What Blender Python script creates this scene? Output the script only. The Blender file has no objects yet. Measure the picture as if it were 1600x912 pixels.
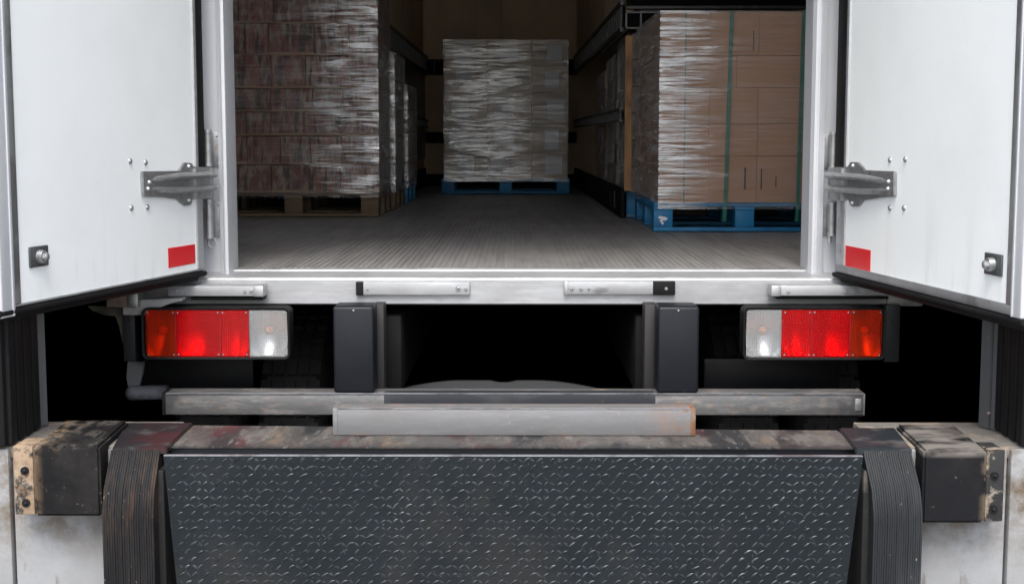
import bpy, bmesh, math, random
from mathutils import Matrix, Vector
random.seed(7)
R = random.Random(11)
S = bpy.context.scene
# ------------------------------------------------------------------ camera, sky, sun, exposure
FPX, PX0, PY0 = 2200.0, 810.0, 215.0            # focal length and vanishing point, in pixels of a 1600 px wide picture
CAM = Vector((0, 0, 1.745))
pitch = math.atan((456 - PY0) / FPX); yaw = math.atan((PX0 - 800) / FPX)
cd = bpy.data.cameras.new('camera'); cam = bpy.data.objects.new('camera', cd); S.collection.objects.link(cam)
cd.sensor_width = 36; cd.lens = 36 * FPX / 1600; cd.clip_end = 2000; cd.clip_start = .05
cam.location = CAM; cam.rotation_euler = (math.pi / 2 - pitch, 0, yaw); S.camera = cam
CR = Matrix.Rotation(yaw, 3, 'Z') @ Matrix.Rotation(math.pi / 2 - pitch, 3, 'X')
def ray(px, py): return CR @ Vector(((px - 800) / FPX, (456 - py) / FPX, -1))
def at(px, py, Y):
    d = ray(px, py); return CAM + d * (Y / d.y)
def X(px, py, Y): return at(px, py, Y).x
def Z(py, Y, px=800): return at(px, py, Y).z
def onz(px, py, z):
    d = ray(px, py); return CAM + d * ((z - CAM.z) / d.z)
w = bpy.data.worlds.new('World'); S.world = w; w.use_nodes = True
SUN_EL, SUN_AZ = math.radians(57), math.radians(186)     # direction towards the sun: azimuth from +Y clockwise
nt = w.node_tree; sk = nt.nodes.new('ShaderNodeTexSky'); sk.sky_type = 'NISHITA'; sk.sun_disc = False
sk.sun_elevation = SUN_EL; sk.sun_rotation = SUN_AZ; sk.dust_density = 4; sk.ozone_density = 1.0; sk.air_density = 1.0
hs = nt.nodes.new('ShaderNodeHueSaturation'); hs.inputs['Saturation'].default_value = .6
nt.links.new(sk.outputs[0], hs.inputs['Color'])
bg = nt.nodes['Background']; bg.inputs[1].default_value = .15; nt.links.new(hs.outputs[0], bg.inputs[0])
sl = bpy.data.lights.new('sun', 'SUN'); sl.energy = 1.3; sl.angle = math.radians(30); sl.color = (1, .97, .93)
so = bpy.data.objects.new('sun', sl); S.collection.objects.link(so)
sd = Vector((math.sin(SUN_AZ) * math.cos(SUN_EL), math.cos(SUN_AZ) * math.cos(SUN_EL), math.sin(SUN_EL)))
so.rotation_euler = sd.to_track_quat('Z', 'Y').to_euler()
S.view_settings.view_transform = 'Standard'; S.view_settings.look = 'None'; S.view_settings.gamma = 1
S.view_settings.exposure = 1.3
S.cycles.max_bounces = 8; S.cycles.transparent_max_bounces = 16; S.cycles.use_denoising = True

# ------------------------------------------------------------------ materials
def mat(name, col, rough=.5, metal=0.0, layers=(), bump=(), spec=.5, randcol=0, coat=0, rand=True):
    m = bpy.data.materials.new(name); m.use_nodes = True; t = m.node_tree; N = t.nodes.new; L = t.links.new
    b = t.nodes['Principled BSDF']; b.inputs['Specular IOR Level'].default_value = spec
    b.inputs['Coat Weight'].default_value = coat
    tc = N('ShaderNodeTexCoord'); vec = tc.outputs['Object']
    if rand:
        oi = N('ShaderNodeObjectInfo'); ml = N('ShaderNodeMath'); ml.operation = 'MULTIPLY'; ml.inputs[1].default_value = 37.0
        L(oi.outputs['Random'], ml.inputs[0]); ad = N('ShaderNodeVectorMath'); ad.operation = 'ADD'
        L(vec, ad.inputs[0]); L(ml.outputs[0], ad.inputs[1]); rvec = ad.outputs[0]
    else: rvec = vec
    def noise(sc, st=(1, 1, 1), det=4, rg=.6, dist=0):
        mp = N('ShaderNodeMapping'); mp.inputs['Scale'].default_value = [sc * s for s in st]; L(rvec, mp.inputs[0])
        n = N('ShaderNodeTexNoise'); n.inputs['Scale'].default_value = 1; n.inputs['Detail'].default_value = det
        n.inputs['Roughness'].default_value = rg; n.inputs['Distortion'].default_value = dist; L(mp.outputs[0], n.inputs[0]); return n.outputs[0]
    def mapr(v, a, c, lo=0, hi=1):
        r = N('ShaderNodeMapRange'); r.inputs[1].default_value = a; r.inputs[2].default_value = c
        r.inputs[3].default_value = lo; r.inputs[4].default_value = hi; L(v, r.inputs[0]); return r.outputs[0]
    def mul(a, c):
        r = N('ShaderNodeMath'); r.operation = 'MULTIPLY'; L(a, r.inputs[0])
        if isinstance(c, (int, float)): r.inputs[1].default_value = c
        else: L(c, r.inputs[1])
        return r.outputs[0]
    rgb = N('ShaderNodeRGB'); rgb.outputs[0].default_value = (*col, 1); c = rgb.outputs[0]
    rv = N('ShaderNodeValue'); rv.outputs[0].default_value = rough; r_ = rv.outputs[0]
    mv = N('ShaderNodeValue'); mv.outputs[0].default_value = metal; m_ = mv.outputs[0]
    if randcol:
        hv = N('ShaderNodeHueSaturation'); oi2 = N('ShaderNodeObjectInfo')
        L(mapr(oi2.outputs['Random'], 0, 1, 1 - randcol, 1 + randcol), hv.inputs['Value']); L(c, hv.inputs['Color']); c = hv.outputs[0]
    for l in layers:
        f = mapr(noise(l.get('s', 5), l.get('st', (1, 1, 1)), l.get('d', 4), l.get('rg', .62), l.get('dist', 0)), l.get('lo', .5), l.get('hi', .6), 0, l.get('a', 1))
        for g in l.get('grad', ()):
            sp = N('ShaderNodeSeparateXYZ'); L(vec, sp.inputs[0]); f = mul(f, mapr(sp.outputs[g[0]], g[1], g[2]))
        mx = N('ShaderNodeMix'); mx.data_type = 'RGBA'; L(f, mx.inputs[0]); L(c, mx.inputs[6]); mx.inputs[7].default_value = (*l['c'], 1); c = mx.outputs[2]
        if 'r' in l:
            q = N('ShaderNodeMix'); L(f, q.inputs[0]); L(r_, q.inputs[2]); q.inputs[3].default_value = l['r']; r_ = q.outputs[0]
        if 'm' in l:
            q = N('ShaderNodeMix'); L(f, q.inputs[0]); L(m_, q.inputs[2]); q.inputs[3].default_value = l['m']; m_ = q.outputs[0]
    L(c, b.inputs['Base Color']); L(r_, b.inputs['Roughness']); L(m_, b.inputs['Metallic'])
    prev = None
    for (sc, st, strength, dist) in bump:
        bp = N('ShaderNodeBump'); bp.inputs['Strength'].default_value = strength; bp.inputs['Distance'].default_value = dist
        L(noise(sc, st, 5), bp.inputs['Height'])
        if prev: L(prev, bp.inputs['Normal'])
        prev = bp.outputs[0]
    if prev: L(prev, b.inputs['Normal'])
    return m
RUST = (.16, .065, .025)
M = {}
M['white'] = mat('white_panel', (.83, .86, .86), .32, layers=[dict(c=(.68, .70, .70), s=2.5, lo=.45, hi=.75, a=.35), dict(c=(.5, .48, .44), s=60, lo=.68, hi=.74, a=.25), dict(c=(.45, .43, .40), s=9, st=(1, 1, .15), lo=.56, hi=.72, a=.3, grad=[(2, -.62, -.98)])], bump=[(6, (1, 1, 1), .06, .01)])
M['alu'] = mat('brushed_aluminium', (.52, .53, .55), .42, .75, layers=[dict(c=(.4, .4, .41), s=6, st=(.5, 1, 3), lo=.45, hi=.7, a=.6, r=.55), dict(c=(.75, .76, .77), s=30, st=(.3, 1, 1), lo=.5, hi=.75, a=.4), dict(c=(.12, .115, .11), s=14, lo=.66, hi=.74, a=.7, r=.7, m=.2)], bump=[(120, (.04, 1, 1), .12, .002)])
M['sill'] = mat('worn_aluminium_sill', (.38, .39, .405), .48, .4, layers=[dict(c=(.27, .275, .28), s=4, d=9, rg=.7, st=(1, 1, 4), lo=.42, hi=.66, a=.8, r=.5), dict(c=(.55, .56, .57), s=30, d=8, rg=.7, st=(.2, 1, 2), lo=.52, hi=.72, a=.5), dict(c=(.10, .10, .10), s=5, st=(1, 1, 3), lo=.64, hi=.72, a=.75, r=.7, m=.1), dict(c=(.24, .20, .16), s=60, lo=.66, hi=.75, a=.5, r=.7)], bump=[(90, (.03, 1, 1), .15, .002), (9, (1, 1, 1), .12, .006)])
M['alu_dark'] = mat('grey_door_edging', (.33, .335, .34), .42, .7, layers=[dict(c=(.55, .56, .57), s=3, st=(1, 1, 1), lo=.5, hi=.65, a=.6), dict(c=(.14, .14, .14), s=4, lo=.52, hi=.6, a=.6)], bump=[(90, (.05, 1, 1), .12, .002)])
M['galv'] = mat('galvanised_steel', (.36, .37, .375), .42, .8, layers=[dict(c=(.22, .22, .22), s=25, lo=.5, hi=.68, a=.7, r=.6), dict(c=(.62, .63, .63), s=40, lo=.58, hi=.7, a=.5)], bump=[(60, (1, 1, 1), .25, .003)])
M['galv_light'] = mat('bright_galvanised_steel', (.46, .47, .48), .38, .7, layers=[dict(c=(.35, .34, .32), s=25, lo=.55, hi=.7, a=.7, r=.6)], bump=[(60, (1, 1, 1), .2, .002)])
M['rubber'] = mat('black_rubber', (.005, .0053, .006), .65, spec=.2, layers=[dict(c=(.018, .017, .016), s=6, lo=.5, hi=.75, a=.5, r=.75)], bump=[(30, (1, 1, 1), .15, .004)])
M['navy'] = mat('black_painted_steel', (.006, .0075, .011), .45, spec=.3, layers=[dict(c=(.012, .014, .019), s=5, lo=.45, hi=.75, a=.5), dict(c=(.15, .14, .13), s=90, lo=.72, hi=.76, a=.5), dict(c=(.16, .09, .05), s=18, lo=.6, hi=.72, a=.4, grad=[(2, -.11, -.145)])], bump=[(40, (1, 1, 1), .08, .003)])
M['black'] = mat('matt_black', (.004, .004, .004), .8, spec=.1)
M['slate'] = mat('slate_painted_steel', (.022, .025, .030), .45, spec=.35, layers=[dict(c=(.05, .052, .055), s=8, st=(.5, 1, 1), lo=.48, hi=.66, a=.8), dict(c=(.10, .06, .04), s=30, lo=.64, hi=.7, a=.6)])
M['chassis'] = mat('dusty_black_chassis', (.005, .005, .005), .8, spec=.2, layers=[dict(c=(.014, .013, .012), s=5, lo=.5, hi=.7, a=.6)])
M['ggrey'] = mat('grey_painted_steel', (.075, .08, .085), .5, .2, layers=[dict(c=(.07, .065, .06), s=6, st=(1, 1, .4), lo=.45, hi=.65, a=.8), dict(c=(.25, .12, .05), s=30, lo=.66, hi=.72, a=.6)], bump=[(25, (1, 1, .3), .15, .004)])
steel_l = [dict(c=(.12, .115, .11), s=6, d=9, rg=.72, st=(.6, 1, 2.5), lo=.40, hi=.68, a=.8, r=.6, m=.3), dict(c=(.40, .395, .38), s=14, d=10, rg=.78, st=(.4, 1, 2), lo=.50, hi=.64, a=.6), dict(c=(.24, .17, .12), s=22, d=10, rg=.75, st=(.7, 1, 1.8), lo=.54, hi=.66, a=.75, r=.8, m=0), dict(c=RUST, s=60, d=9, rg=.7, lo=.59, hi=.68, a=.8, r=.85, m=0)]
M['bar'] = mat('worn_steel_bar', (.19, .195, .20), .40, .65, layers=steel_l + [dict(c=(.05, .05, .055), s=3.2, st=(1, 1, 1), lo=.57, hi=.64, a=.8, r=.5, m=.2)], bump=[(45, (.3, 1, 1), .2, .003)])
M['beam'] = mat('grey_steel_beam', (.195, .198, .205), .45, .5, layers=[dict(c=(.17, .168, .165), s=4, st=(1, 1, 3), lo=.42, hi=.66, a=.8, r=.55), dict(c=(.30, .30, .31), s=50, d=9, rg=.75, st=(.25, 1, 2), lo=.54, hi=.7, a=.5), dict(c=(.19, .11, .065), s=24, d=9, rg=.7, lo=.42, hi=.60, a=.85, r=.8, m=0, grad=[(0, .33, .50)]), dict(c=RUST, s=26, lo=.5, hi=.6, a=.9, r=.85, m=0, grad=[(0, .40, .50)]), dict(c=(.20, .10, .05), s=30, st=(.6, 1, 1), lo=.50, hi=.62, a=.8, r=.8, m=0, grad=[(2, -.028, -.044)]), dict(c=(.20, .11, .06), s=30, st=(.6, 1, 1), lo=.50, hi=.62, a=.7, r=.8, m=0, grad=[(2, .030, .044)]), dict(c=(.45, .42, .38), s=70, lo=.66, hi=.72, a=.6)], bump=[(45, (.3, 1, 1), .2, .003)])
M['under'] = mat('dim_underside_parts', (.007, .007, .0075), .6, spec=.2)
M['pale_alu'] = mat('pale_satin_aluminium', (.62, .64, .67), .38, .35, layers=[dict(c=(.40, .41, .43), s=3, st=(1, 1, .3), lo=.5, hi=.66, a=.4)])
M['rustcap'] = mat('rusty_end_cap', (.17, .12, .085), .7, .2, layers=[dict(c=(.16, .065, .025), s=30, d=8, lo=.42, hi=.58, a=.9), dict(c=(.30, .27, .24), s=40, lo=.58, hi=.68, a=.6)], bump=[(50, (1, 1, 1), .4, .003)])
M['deck'] = mat('scuffed_leveller_deck', (.055, .052, .050), .5, .2, layers=[dict(c=(.095, .085, .077), s=9, st=(1, .35, 1), d=9, rg=.7, lo=.46, hi=.62, a=.9, r=.7, m=0), dict(c=(.11, .078, .05), s=10, st=(1, .3, 1), d=9, rg=.7, lo=.53, hi=.64, a=.7, r=.8, m=0), dict(c=(.05, .014, .016), s=8, d=8, st=(1, .35, 1), lo=.55, hi=.61, a=.85, r=.5), dict(c=(.012, .013, .015), s=7, d=9, st=(1, .3, 1), lo=.51, hi=.58, a=.9, r=.5), dict(c=(.012, .013, .015), s=30, lo=.30, hi=.5, a=.85, grad=[(1, -.10, -.15)]), dict(c=(.16, .155, .15), s=50, st=(1, .2, 1), lo=.60, hi=.7, a=.6)], bump=[(60, (1, 1, 1), .3, .003)])
M['lip'] = mat('checker_plate_steel', (.0055, .0085, .0115), .52, .05, spec=.22, layers=[dict(c=(.010, .0145, .018), s=4, lo=.45, hi=.7, a=.7, r=.45), dict(c=(.018, .0175, .017), s=3, lo=.54, hi=.66, a=.6, r=.6), dict(c=(.12, .12, .12), s=120, lo=.64, hi=.72, a=.5)], bump=[(70, (1, 1, 1), .3, .002)])
M['lug'] = mat('worn_tread_lugs', (.024, .030, .035), .38, .4, layers=[dict(c=(.065, .075, .082), s=9, lo=.50, hi=.64, a=.8, r=.3), dict(c=(.015, .019, .024), s=14, lo=.45, hi=.6, a=.9)], rand=False)
M['edge'] = mat('worn_steel_edge', (.22, .23, .25), .35, .6, layers=[dict(c=(.10, .10, .11), s=12, st=(1, 1, 1), lo=.48, hi=.62, a=.9)])
M['strap_rubber'] = mat('worn_laminated_rubber', (.006, .006, .007), .65, spec=.2, layers=[dict(c=(.020, .018, .017), s=5, st=(3, 1, .6), lo=.45, hi=.7, a=.7), dict(c=(.085, .05, .03), s=8, d=8, rg=.7, st=(3, 1, .5), lo=.48, hi=.66, a=.5, r=.7, grad=[(2, .02, .16), (2, .32, .24)]), dict(c=(.28, .26, .24), s=70, st=(1, 1, .5), lo=.69, hi=.74, a=.6)], bump=[(60, (4, 1, .4), .5, .004)])
M['strap_rubber2'] = mat('grey_laminated_rubber', (.010, .012, .014), .6, spec=.25, layers=[dict(c=(.028, .031, .034), s=5, st=(3, 1, .6), lo=.42, hi=.7, a=.8), dict(c=(.28, .26, .24), s=70, st=(1, 1, .5), lo=.70, hi=.75, a=.6)], bump=[(60, (4, 1, .4), .5, .004)])
M['bumper'] = mat('dirty_rubber_bumper', (.005, .005, .006), .7, spec=.15, layers=[dict(c=(.018, .017, .016), s=7, lo=.46, hi=.66, a=.8, r=.8), dict(c=(.20, .165, .13), s=60, d=8, lo=.63, hi=.72, a=.5, r=.85), dict(c=(.24, .17, .11), s=24, d=9, rg=.7, lo=.50, hi=.60, a=.7, r=.85, grad=[(2, .045, .085), (0, .0, -.08)]), dict(c=(.26, .18, .11), s=16, lo=.42, hi=.52, a=.95, r=.85, grad=[(0, -.05, -.12)]), dict(c=(.17, .15, .13), s=26, d=9, rg=.7, st=(1, .35, 1), lo=.50, hi=.70, a=.6, r=.85, grad=[(2, .075, .088)])], bump=[(22, (1, 1, 1), .4, .006)])
M['bumper2'] = mat('dirty_rubber_bumper_rusty_side', (.006, .0065, .008), .7, spec=.15, layers=[dict(c=(.014, .014, .015), s=7, lo=.50, hi=.68, a=.7, r=.8), dict(c=(.22, .18, .14), s=40, lo=.68, hi=.73, a=.6, r=.85), dict(c=(.22, .17, .12), s=22, lo=.44, hi=.54, a=.95, r=.85, grad=[(0, .055, .10)]), dict(c=(.17, .155, .14), s=10, st=(.5, 1, 1), lo=.42, hi=.58, a=.8, r=.85, grad=[(2, .075, .088)])], bump=[(22, (1, 1, 1), .4, .006)])
M['plate'] = mat('rust_stained_plate', (.24, .17, .11), .75, layers=[dict(c=(.012, .012, .012), s=15, d=9, rg=.7, lo=.50, hi=.57, a=1), dict(c=(.12, .075, .045), s=24, d=9, lo=.48, hi=.62, a=.7), dict(c=(.32, .28, .23), s=40, lo=.5, hi=.7, a=.6), dict(c=(.20, .10, .05), s=30, lo=.6, hi=.68, a=.7)], bump=[(50, (1, 1, 1), .5, .004)])
M['plate2'] = mat('black_blotched_plate', (.22, .175, .13), .75, layers=[dict(c=(.010, .010, .011), s=13, d=8, lo=.40, hi=.46, a=1), dict(c=(.30, .27, .22), s=40, lo=.6, hi=.7, a=.6), dict(c=(.15, .08, .04), s=30, lo=.6, hi=.68, a=.7)], bump=[(50, (1, 1, 1), .5, .004)])
M['conc'] = mat('white_concrete', (.25, .26, .27), .85, spec=.2, layers=[dict(c=(.18, .18, .178), s=4, lo=.42, hi=.7, a=.7), dict(c=(.20, .18, .16), s=110, lo=.63, hi=.70, a=.6), dict(c=(.10, .075, .05), s=11, d=8, rg=.7, lo=.40, hi=.62, a=.95, grad=[(2, .12, .30)]), dict(c=(.12, .10, .09), s=14, st=(2, 1, .5), lo=.60, hi=.70, a=.7)], bump=[(60, (1, 1, 1), .35, .003), (6, (1, 1, 1), .2, .01)])
M['conc_top'] = mat('dirty_dock_slab', (.14, .13, .115), .85, layers=[dict(c=(.09, .085, .08), s=7, lo=.45, hi=.65, a=.9), dict(c=(.28, .21, .15), s=12, lo=.55, hi=.65, a=.7)], bump=[(40, (1, 1, 1), .5, .005)])
M['floor'] = mat('worn_ribbed_floor', (.32, .312, .305), .48, .3, layers=[dict(c=(.17, .166, .16), s=5, st=(3, .25, 1), lo=.42, hi=.62, a=.5), dict(c=(.32, .315, .31), s=26, st=(3, .10, 1), lo=.54, hi=.70, a=.7, r=.4), dict(c=(.11, .09, .07), s=1.2, lo=.5, hi=.7, a=.5)], bump=[(40, (2, .15, 1), .5, .004)])
M['bulk'] = mat('beige_bulkhead', (.72, .56, .38), .6, layers=[dict(c=(.36, .27, .18), s=2, st=(1, 1, .6), lo=.4, hi=.7, a=.7)])
M['wallp'] = mat('scuffed_wall_lining', (.15, .13, .115), .30, 0, layers=[dict(c=(.30, .28, .26), s=2.5, st=(1, 1, .7), lo=.48, hi=.7, a=.7), dict(c=(.04, .035, .03), s=5, st=(1, 1, .5), lo=.54, hi=.66, a=.7)], bump=[(8, (1, 1, 1), .3, .01)])
M['rail'] = mat('lashing_rail_steel', (.05, .049, .048), .45, .6, layers=[dict(c=(.2, .2, .2), s=30, lo=.58, hi=.7, a=.6)])
M['railfront'] = mat('grey_rail_steel', (.11, .113, .115), .45, .6, layers=[dict(c=(.08, .08, .08), s=20, lo=.5, hi=.66, a=.7)])
M['bodyw'] = mat('white_body_side', (.6, .61, .62), .4)
M['kraft'] = mat('brown_cardboard', (.42, .235, .14), .72, randcol=.03, layers=[dict(c=(.35, .195, .115), s=4, lo=.45, hi=.7, a=.6), dict(c=(.36, .22, .13), s=60, st=(.15, 1, 1), lo=.5, hi=.7, a=.35)], bump=[(14, (1, 1, 1), .2, .006)])
M['kraft_grey'] = mat('dull_cardboard', (.38, .29, .21), .7, randcol=.12, layers=[dict(c=(.22, .16, .11), s=5, lo=.45, hi=.65, a=.6)], bump=[(14, (1, 1, 1), .2, .006)])
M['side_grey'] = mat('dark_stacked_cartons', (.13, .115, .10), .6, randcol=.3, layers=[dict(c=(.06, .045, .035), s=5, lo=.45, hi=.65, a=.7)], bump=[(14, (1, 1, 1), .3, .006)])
M['label'] = mat('pale_paper_label', (.46, .47, .50), .6, randcol=.2)
M['tins'] = mat('printed_red_and_white_packs', (.19, .062, .042), .45, randcol=.35, layers=[dict(c=(.30, .23, .17), s=13, d=8, st=(1.8, 1, .8), lo=.46, hi=.58, a=.85), dict(c=(.022, .013, .012), s=16, st=(2.2, 1, .35), lo=.50, hi=.60, a=.9), dict(c=(.12, .03, .026), s=9, st=(2.5, 1, .6), lo=.56, hi=.64, a=.7), dict(c=(.20, .18, .165), s=30, st=(1, 1, 1.6), lo=.58, hi=.68, a=.6)], bump=[(16, (2, 1, .4), .4, .006)])
M['tray'] = mat('cardboard_tray', (.27, .16, .09), .7, randcol=.2)
M['wood'] = mat('weathered_pallet_wood', (.17, .115, .065), .75, randcol=.25, layers=[dict(c=(.09, .06, .035), s=12, st=(.4, 1, 3), lo=.45, hi=.65, a=.8)], bump=[(40, (.2, 1, 2), .3, .004)])
M['blue'] = mat('chipped_blue_paint', (.006, .17, .36), .55, randcol=.12, layers=[dict(c=(.004, .09, .22), s=9, lo=.45, hi=.65, a=.7), dict(c=(.22, .17, .11), s=26, st=(.5, 1, 1), lo=.66, hi=.70, a=.8)], bump=[(30, (.3, 1, 1), .3, .004)])
M['print'] = mat('white_stencil_print', (.66, .68, .70), .7, layers=[dict(c=(.02, .13, .33), s=60, lo=.54, hi=.58, a=1)])
M['green'] = mat('green_plastic_strap', (.012, .13, .085), .4)
M['red_ref'] = mat('red_reflective_tape', (.62, .006, .012), .28, layers=[dict(c=(.5, .06, .06), s=8, lo=.5, hi=.7, a=.4)])
M['tyre'] = mat('dusty_tyre_rubber', (.045, .045, .045), .75, layers=[dict(c=(.06, .057, .053), s=8, lo=.45, hi=.65, a=.7)])
M['dust'] = mat('dusty_pale_metal', (.34, .35, .37), .6, .1, layers=[dict(c=(.08, .08, .085), s=8, lo=.45, hi=.62, a=.8)], bump=[(30, (1, 1, 1), .3, .004)])
M['zinc'] = mat('white_coated_bracket', (.36, .36, .355), .5, .2, layers=[dict(c=(.25, .23, .20), s=12, lo=.52, hi=.66, a=.7)], bump=[(30, (1, 1, 1), .3, .004)])
M['rusty'] = mat('rusty_block', (.20, .16, .14), .7, .2, layers=[dict(c=(.12, .06, .045), s=16, lo=.45, hi=.6, a=.8)], bump=[(30, (1, 1, 1), .5, .005)])
M['yard'] = mat('grey_yard_concrete', (.30, .30, .29), .8, layers=[dict(c=(.22, .21, .20), s=.6, lo=.42, hi=.62, a=.8), dict(c=(.12, .12, .12), s=3, lo=.62, hi=.7, a=.6)])
M['bayw'] = mat('dark_enclosure_and_pit', (.012, .012, .012), .8)  # near-black, keeps the gaps around the truck dark; also on the pit wall
M['chrome'] = mat('lamp_reflector', (.66, .66, .67), .36, 1.0)
M['bulb'] = mat('orange_bulb', (.70, .20, .03), .3)
M['amber_in'] = mat('amber_insert', (.95, .5, .12), .4)

def grid_bump(t, N, L, scale, strength, dist, axes=(0, 2)):
    tc = N('ShaderNodeTexCoord'); sp = N('ShaderNodeSeparateXYZ'); L(tc.outputs['Object'], sp.inputs[0]); outs = []
    for a in axes:
        m1 = N('ShaderNodeMath'); m1.operation = 'MULTIPLY'; m1.inputs[1].default_value = scale; L(sp.outputs[a], m1.inputs[0])
        s1 = N('ShaderNodeMath'); s1.operation = 'SINE'; L(m1.outputs[0], s1.inputs[0])
        p1 = N('ShaderNodeMath'); p1.operation = 'ABSOLUTE'; L(s1.outputs[0], p1.inputs[0]); outs.append(p1.outputs[0])
    mn = N('ShaderNodeMath'); mn.operation = 'MINIMUM'; L(outs[0], mn.inputs[0]); L(outs[1], mn.inputs[1])
    b = N('ShaderNodeBump'); b.inputs['Strength'].default_value = strength; b.inputs['Distance'].default_value = dist
    L(mn.outputs[0], b.inputs['Height']); return b.outputs[0], mn.outputs[0]
def lens(name, tint, body, fbody):
    m = bpy.data.materials.new(name); m.use_nodes = True; t = m.node_tree; N = t.nodes.new; L = t.links.new
    t.nodes.remove(t.nodes['Principled BSDF']); out = t.nodes['Material Output']
    nb, h = grid_bump(t, N, L, 520, .9, .0012)
    tr = N('ShaderNodeBsdfTransparent'); tr.inputs[0].default_value = (*tint, 1)
    pr = N('ShaderNodeBsdfPrincipled'); pr.inputs['Base Color'].default_value = (*body, 1); pr.inputs['Roughness'].default_value = .25; pr.inputs['Specular IOR Level'].default_value = .3
    L(nb, pr.inputs['Normal'])
    mr = N('ShaderNodeMapRange'); mr.inputs[1].default_value = 0; mr.inputs[2].default_value = .5; mr.inputs[3].default_value = min(1, fbody + .3); mr.inputs[4].default_value = fbody; L(h, mr.inputs[0])
    mx = N('ShaderNodeMixShader'); L(mr.outputs[0], mx.inputs[0]); L(tr.outputs[0], mx.inputs[1]); L(pr.outputs[0], mx.inputs[2])
    L(mx.outputs[0], out.inputs['Surface']); return m
M['lens_red'] = lens('red_lamp_lens', (.95, .010, .010), (.55, .001, .004), .32)
M['lens_amber'] = lens('red_amber_lamp_lens', (.95, .13, .010), (.42, .025, .003), .30)
M['lens_clear'] = lens('clear_lamp_lens', (.9, .91, .92), (.30, .315, .32), .48)

def wrapmat(name, streak, cover, haze, tint=(1, 1, 1), zs=70, grad=None, base=.15, fmin=.1):
    m = bpy.data.materials.new(name); m.use_nodes = True; t = m.node_tree; N = t.nodes.new; L = t.links.new
    t.nodes.remove(t.nodes['Principled BSDF']); out = t.nodes['Material Output']
    tc = N('ShaderNodeTexCoord'); oi = N('ShaderNodeObjectInfo'); ad = N('ShaderNodeVectorMath'); ad.operation = 'ADD'
    ml = N('ShaderNodeMath'); ml.operation = 'MULTIPLY'; ml.inputs[1].default_value = 23; L(oi.outputs['Random'], ml.inputs[0]); L(tc.outputs['Object'], ad.inputs[0]); L(ml.outputs[0], ad.inputs[1])
    def noi(scv, det, dist, rg=.6):
        mp = N('ShaderNodeMapping'); mp.inputs['Scale'].default_value = scv; L(ad.outputs[0], mp.inputs[0])
        n = N('ShaderNodeTexNoise'); n.inputs['Scale'].default_value = 1; n.inputs['Detail'].default_value = det; n.inputs['Distortion'].default_value = dist; n.inputs['Roughness'].default_value = rg
        L(mp.outputs[0], n.inputs[0]); return n.outputs[0]
    def mr(v, a, c, lo, hi):
        r = N('ShaderNodeMapRange'); r.inputs[1].default_value = a; r.inputs[2].default_value = c; r.inputs[3].default_value = lo; r.inputs[4].default_value = hi; L(v, r.inputs[0]); return r.outputs[0]
    fine = noi((3.2, 3.2, zs * .75), 7, .7, .66); big = noi((3.5, 3.5, 12), 5, .4)
    b1 = N('ShaderNodeBump'); b1.inputs['Strength'].default_value = .6; b1.inputs['Distance'].default_value = .004; L(fine, b1.inputs['Height'])
    b2 = N('ShaderNodeBump'); b2.inputs['Strength'].default_value = 1; b2.inputs['Distance'].default_value = .012; L(big, b2.inputs['Height']); L(b1.outputs[0], b2.inputs['Normal'])
    gl = N('ShaderNodeBsdfGlossy'); gl.inputs['Roughness'].default_value = .26; gl.inputs['Color'].default_value = (*tint, 1); L(b2.outputs[0], gl.inputs['Normal'])
    df = N('ShaderNodeBsdfDiffuse'); df.inputs['Color'].default_value = (.75, .76, .78, 1); L(b2.outputs[0], df.inputs['Normal'])
    tr = N('ShaderNodeBsdfTransparent'); tr.inputs[0].default_value = (.93, .93, .93, 1)
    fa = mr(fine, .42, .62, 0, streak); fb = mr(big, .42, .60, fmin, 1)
    if grad:  # grad masks a painted sheen zone along x
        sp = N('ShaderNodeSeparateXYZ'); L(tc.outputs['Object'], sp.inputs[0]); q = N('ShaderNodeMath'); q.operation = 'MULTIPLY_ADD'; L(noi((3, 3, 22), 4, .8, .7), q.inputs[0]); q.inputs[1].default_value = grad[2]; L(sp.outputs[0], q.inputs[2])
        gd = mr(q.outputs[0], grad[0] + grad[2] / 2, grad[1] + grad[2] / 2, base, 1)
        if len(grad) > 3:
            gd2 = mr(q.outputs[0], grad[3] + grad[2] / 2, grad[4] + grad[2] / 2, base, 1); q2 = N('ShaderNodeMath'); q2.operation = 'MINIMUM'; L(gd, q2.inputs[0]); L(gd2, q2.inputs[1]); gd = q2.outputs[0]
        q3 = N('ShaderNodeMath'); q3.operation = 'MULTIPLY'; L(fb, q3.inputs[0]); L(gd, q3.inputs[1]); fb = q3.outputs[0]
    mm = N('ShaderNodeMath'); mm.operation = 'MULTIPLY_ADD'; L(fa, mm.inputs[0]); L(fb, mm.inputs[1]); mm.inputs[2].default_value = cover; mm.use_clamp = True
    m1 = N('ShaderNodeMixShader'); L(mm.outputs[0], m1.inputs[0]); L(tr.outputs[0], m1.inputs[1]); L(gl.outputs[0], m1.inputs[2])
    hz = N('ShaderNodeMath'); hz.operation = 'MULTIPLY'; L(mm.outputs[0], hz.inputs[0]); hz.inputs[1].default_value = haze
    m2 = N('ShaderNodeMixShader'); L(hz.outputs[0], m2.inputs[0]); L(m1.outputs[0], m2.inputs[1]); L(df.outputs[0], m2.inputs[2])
    L(m2.outputs[0], out.inputs['Surface']); return m
M['wrap_l'] = wrapmat('stretch_wrap_painted_sheen_aisle', 1.0, .02, .50, grad=(.10, .38, .45), base=.15, fmin=.2)  # film with white sheen painted in on the aisle side
M['wrap_m'] = wrapmat('stretch_wrap_painted_sheen_left', 1.0, .04, .95, grad=(-.50, -.38, .28, .20, -.02), base=.12, fmin=.16)  # film with a broad highlight painted in over its left half
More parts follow.
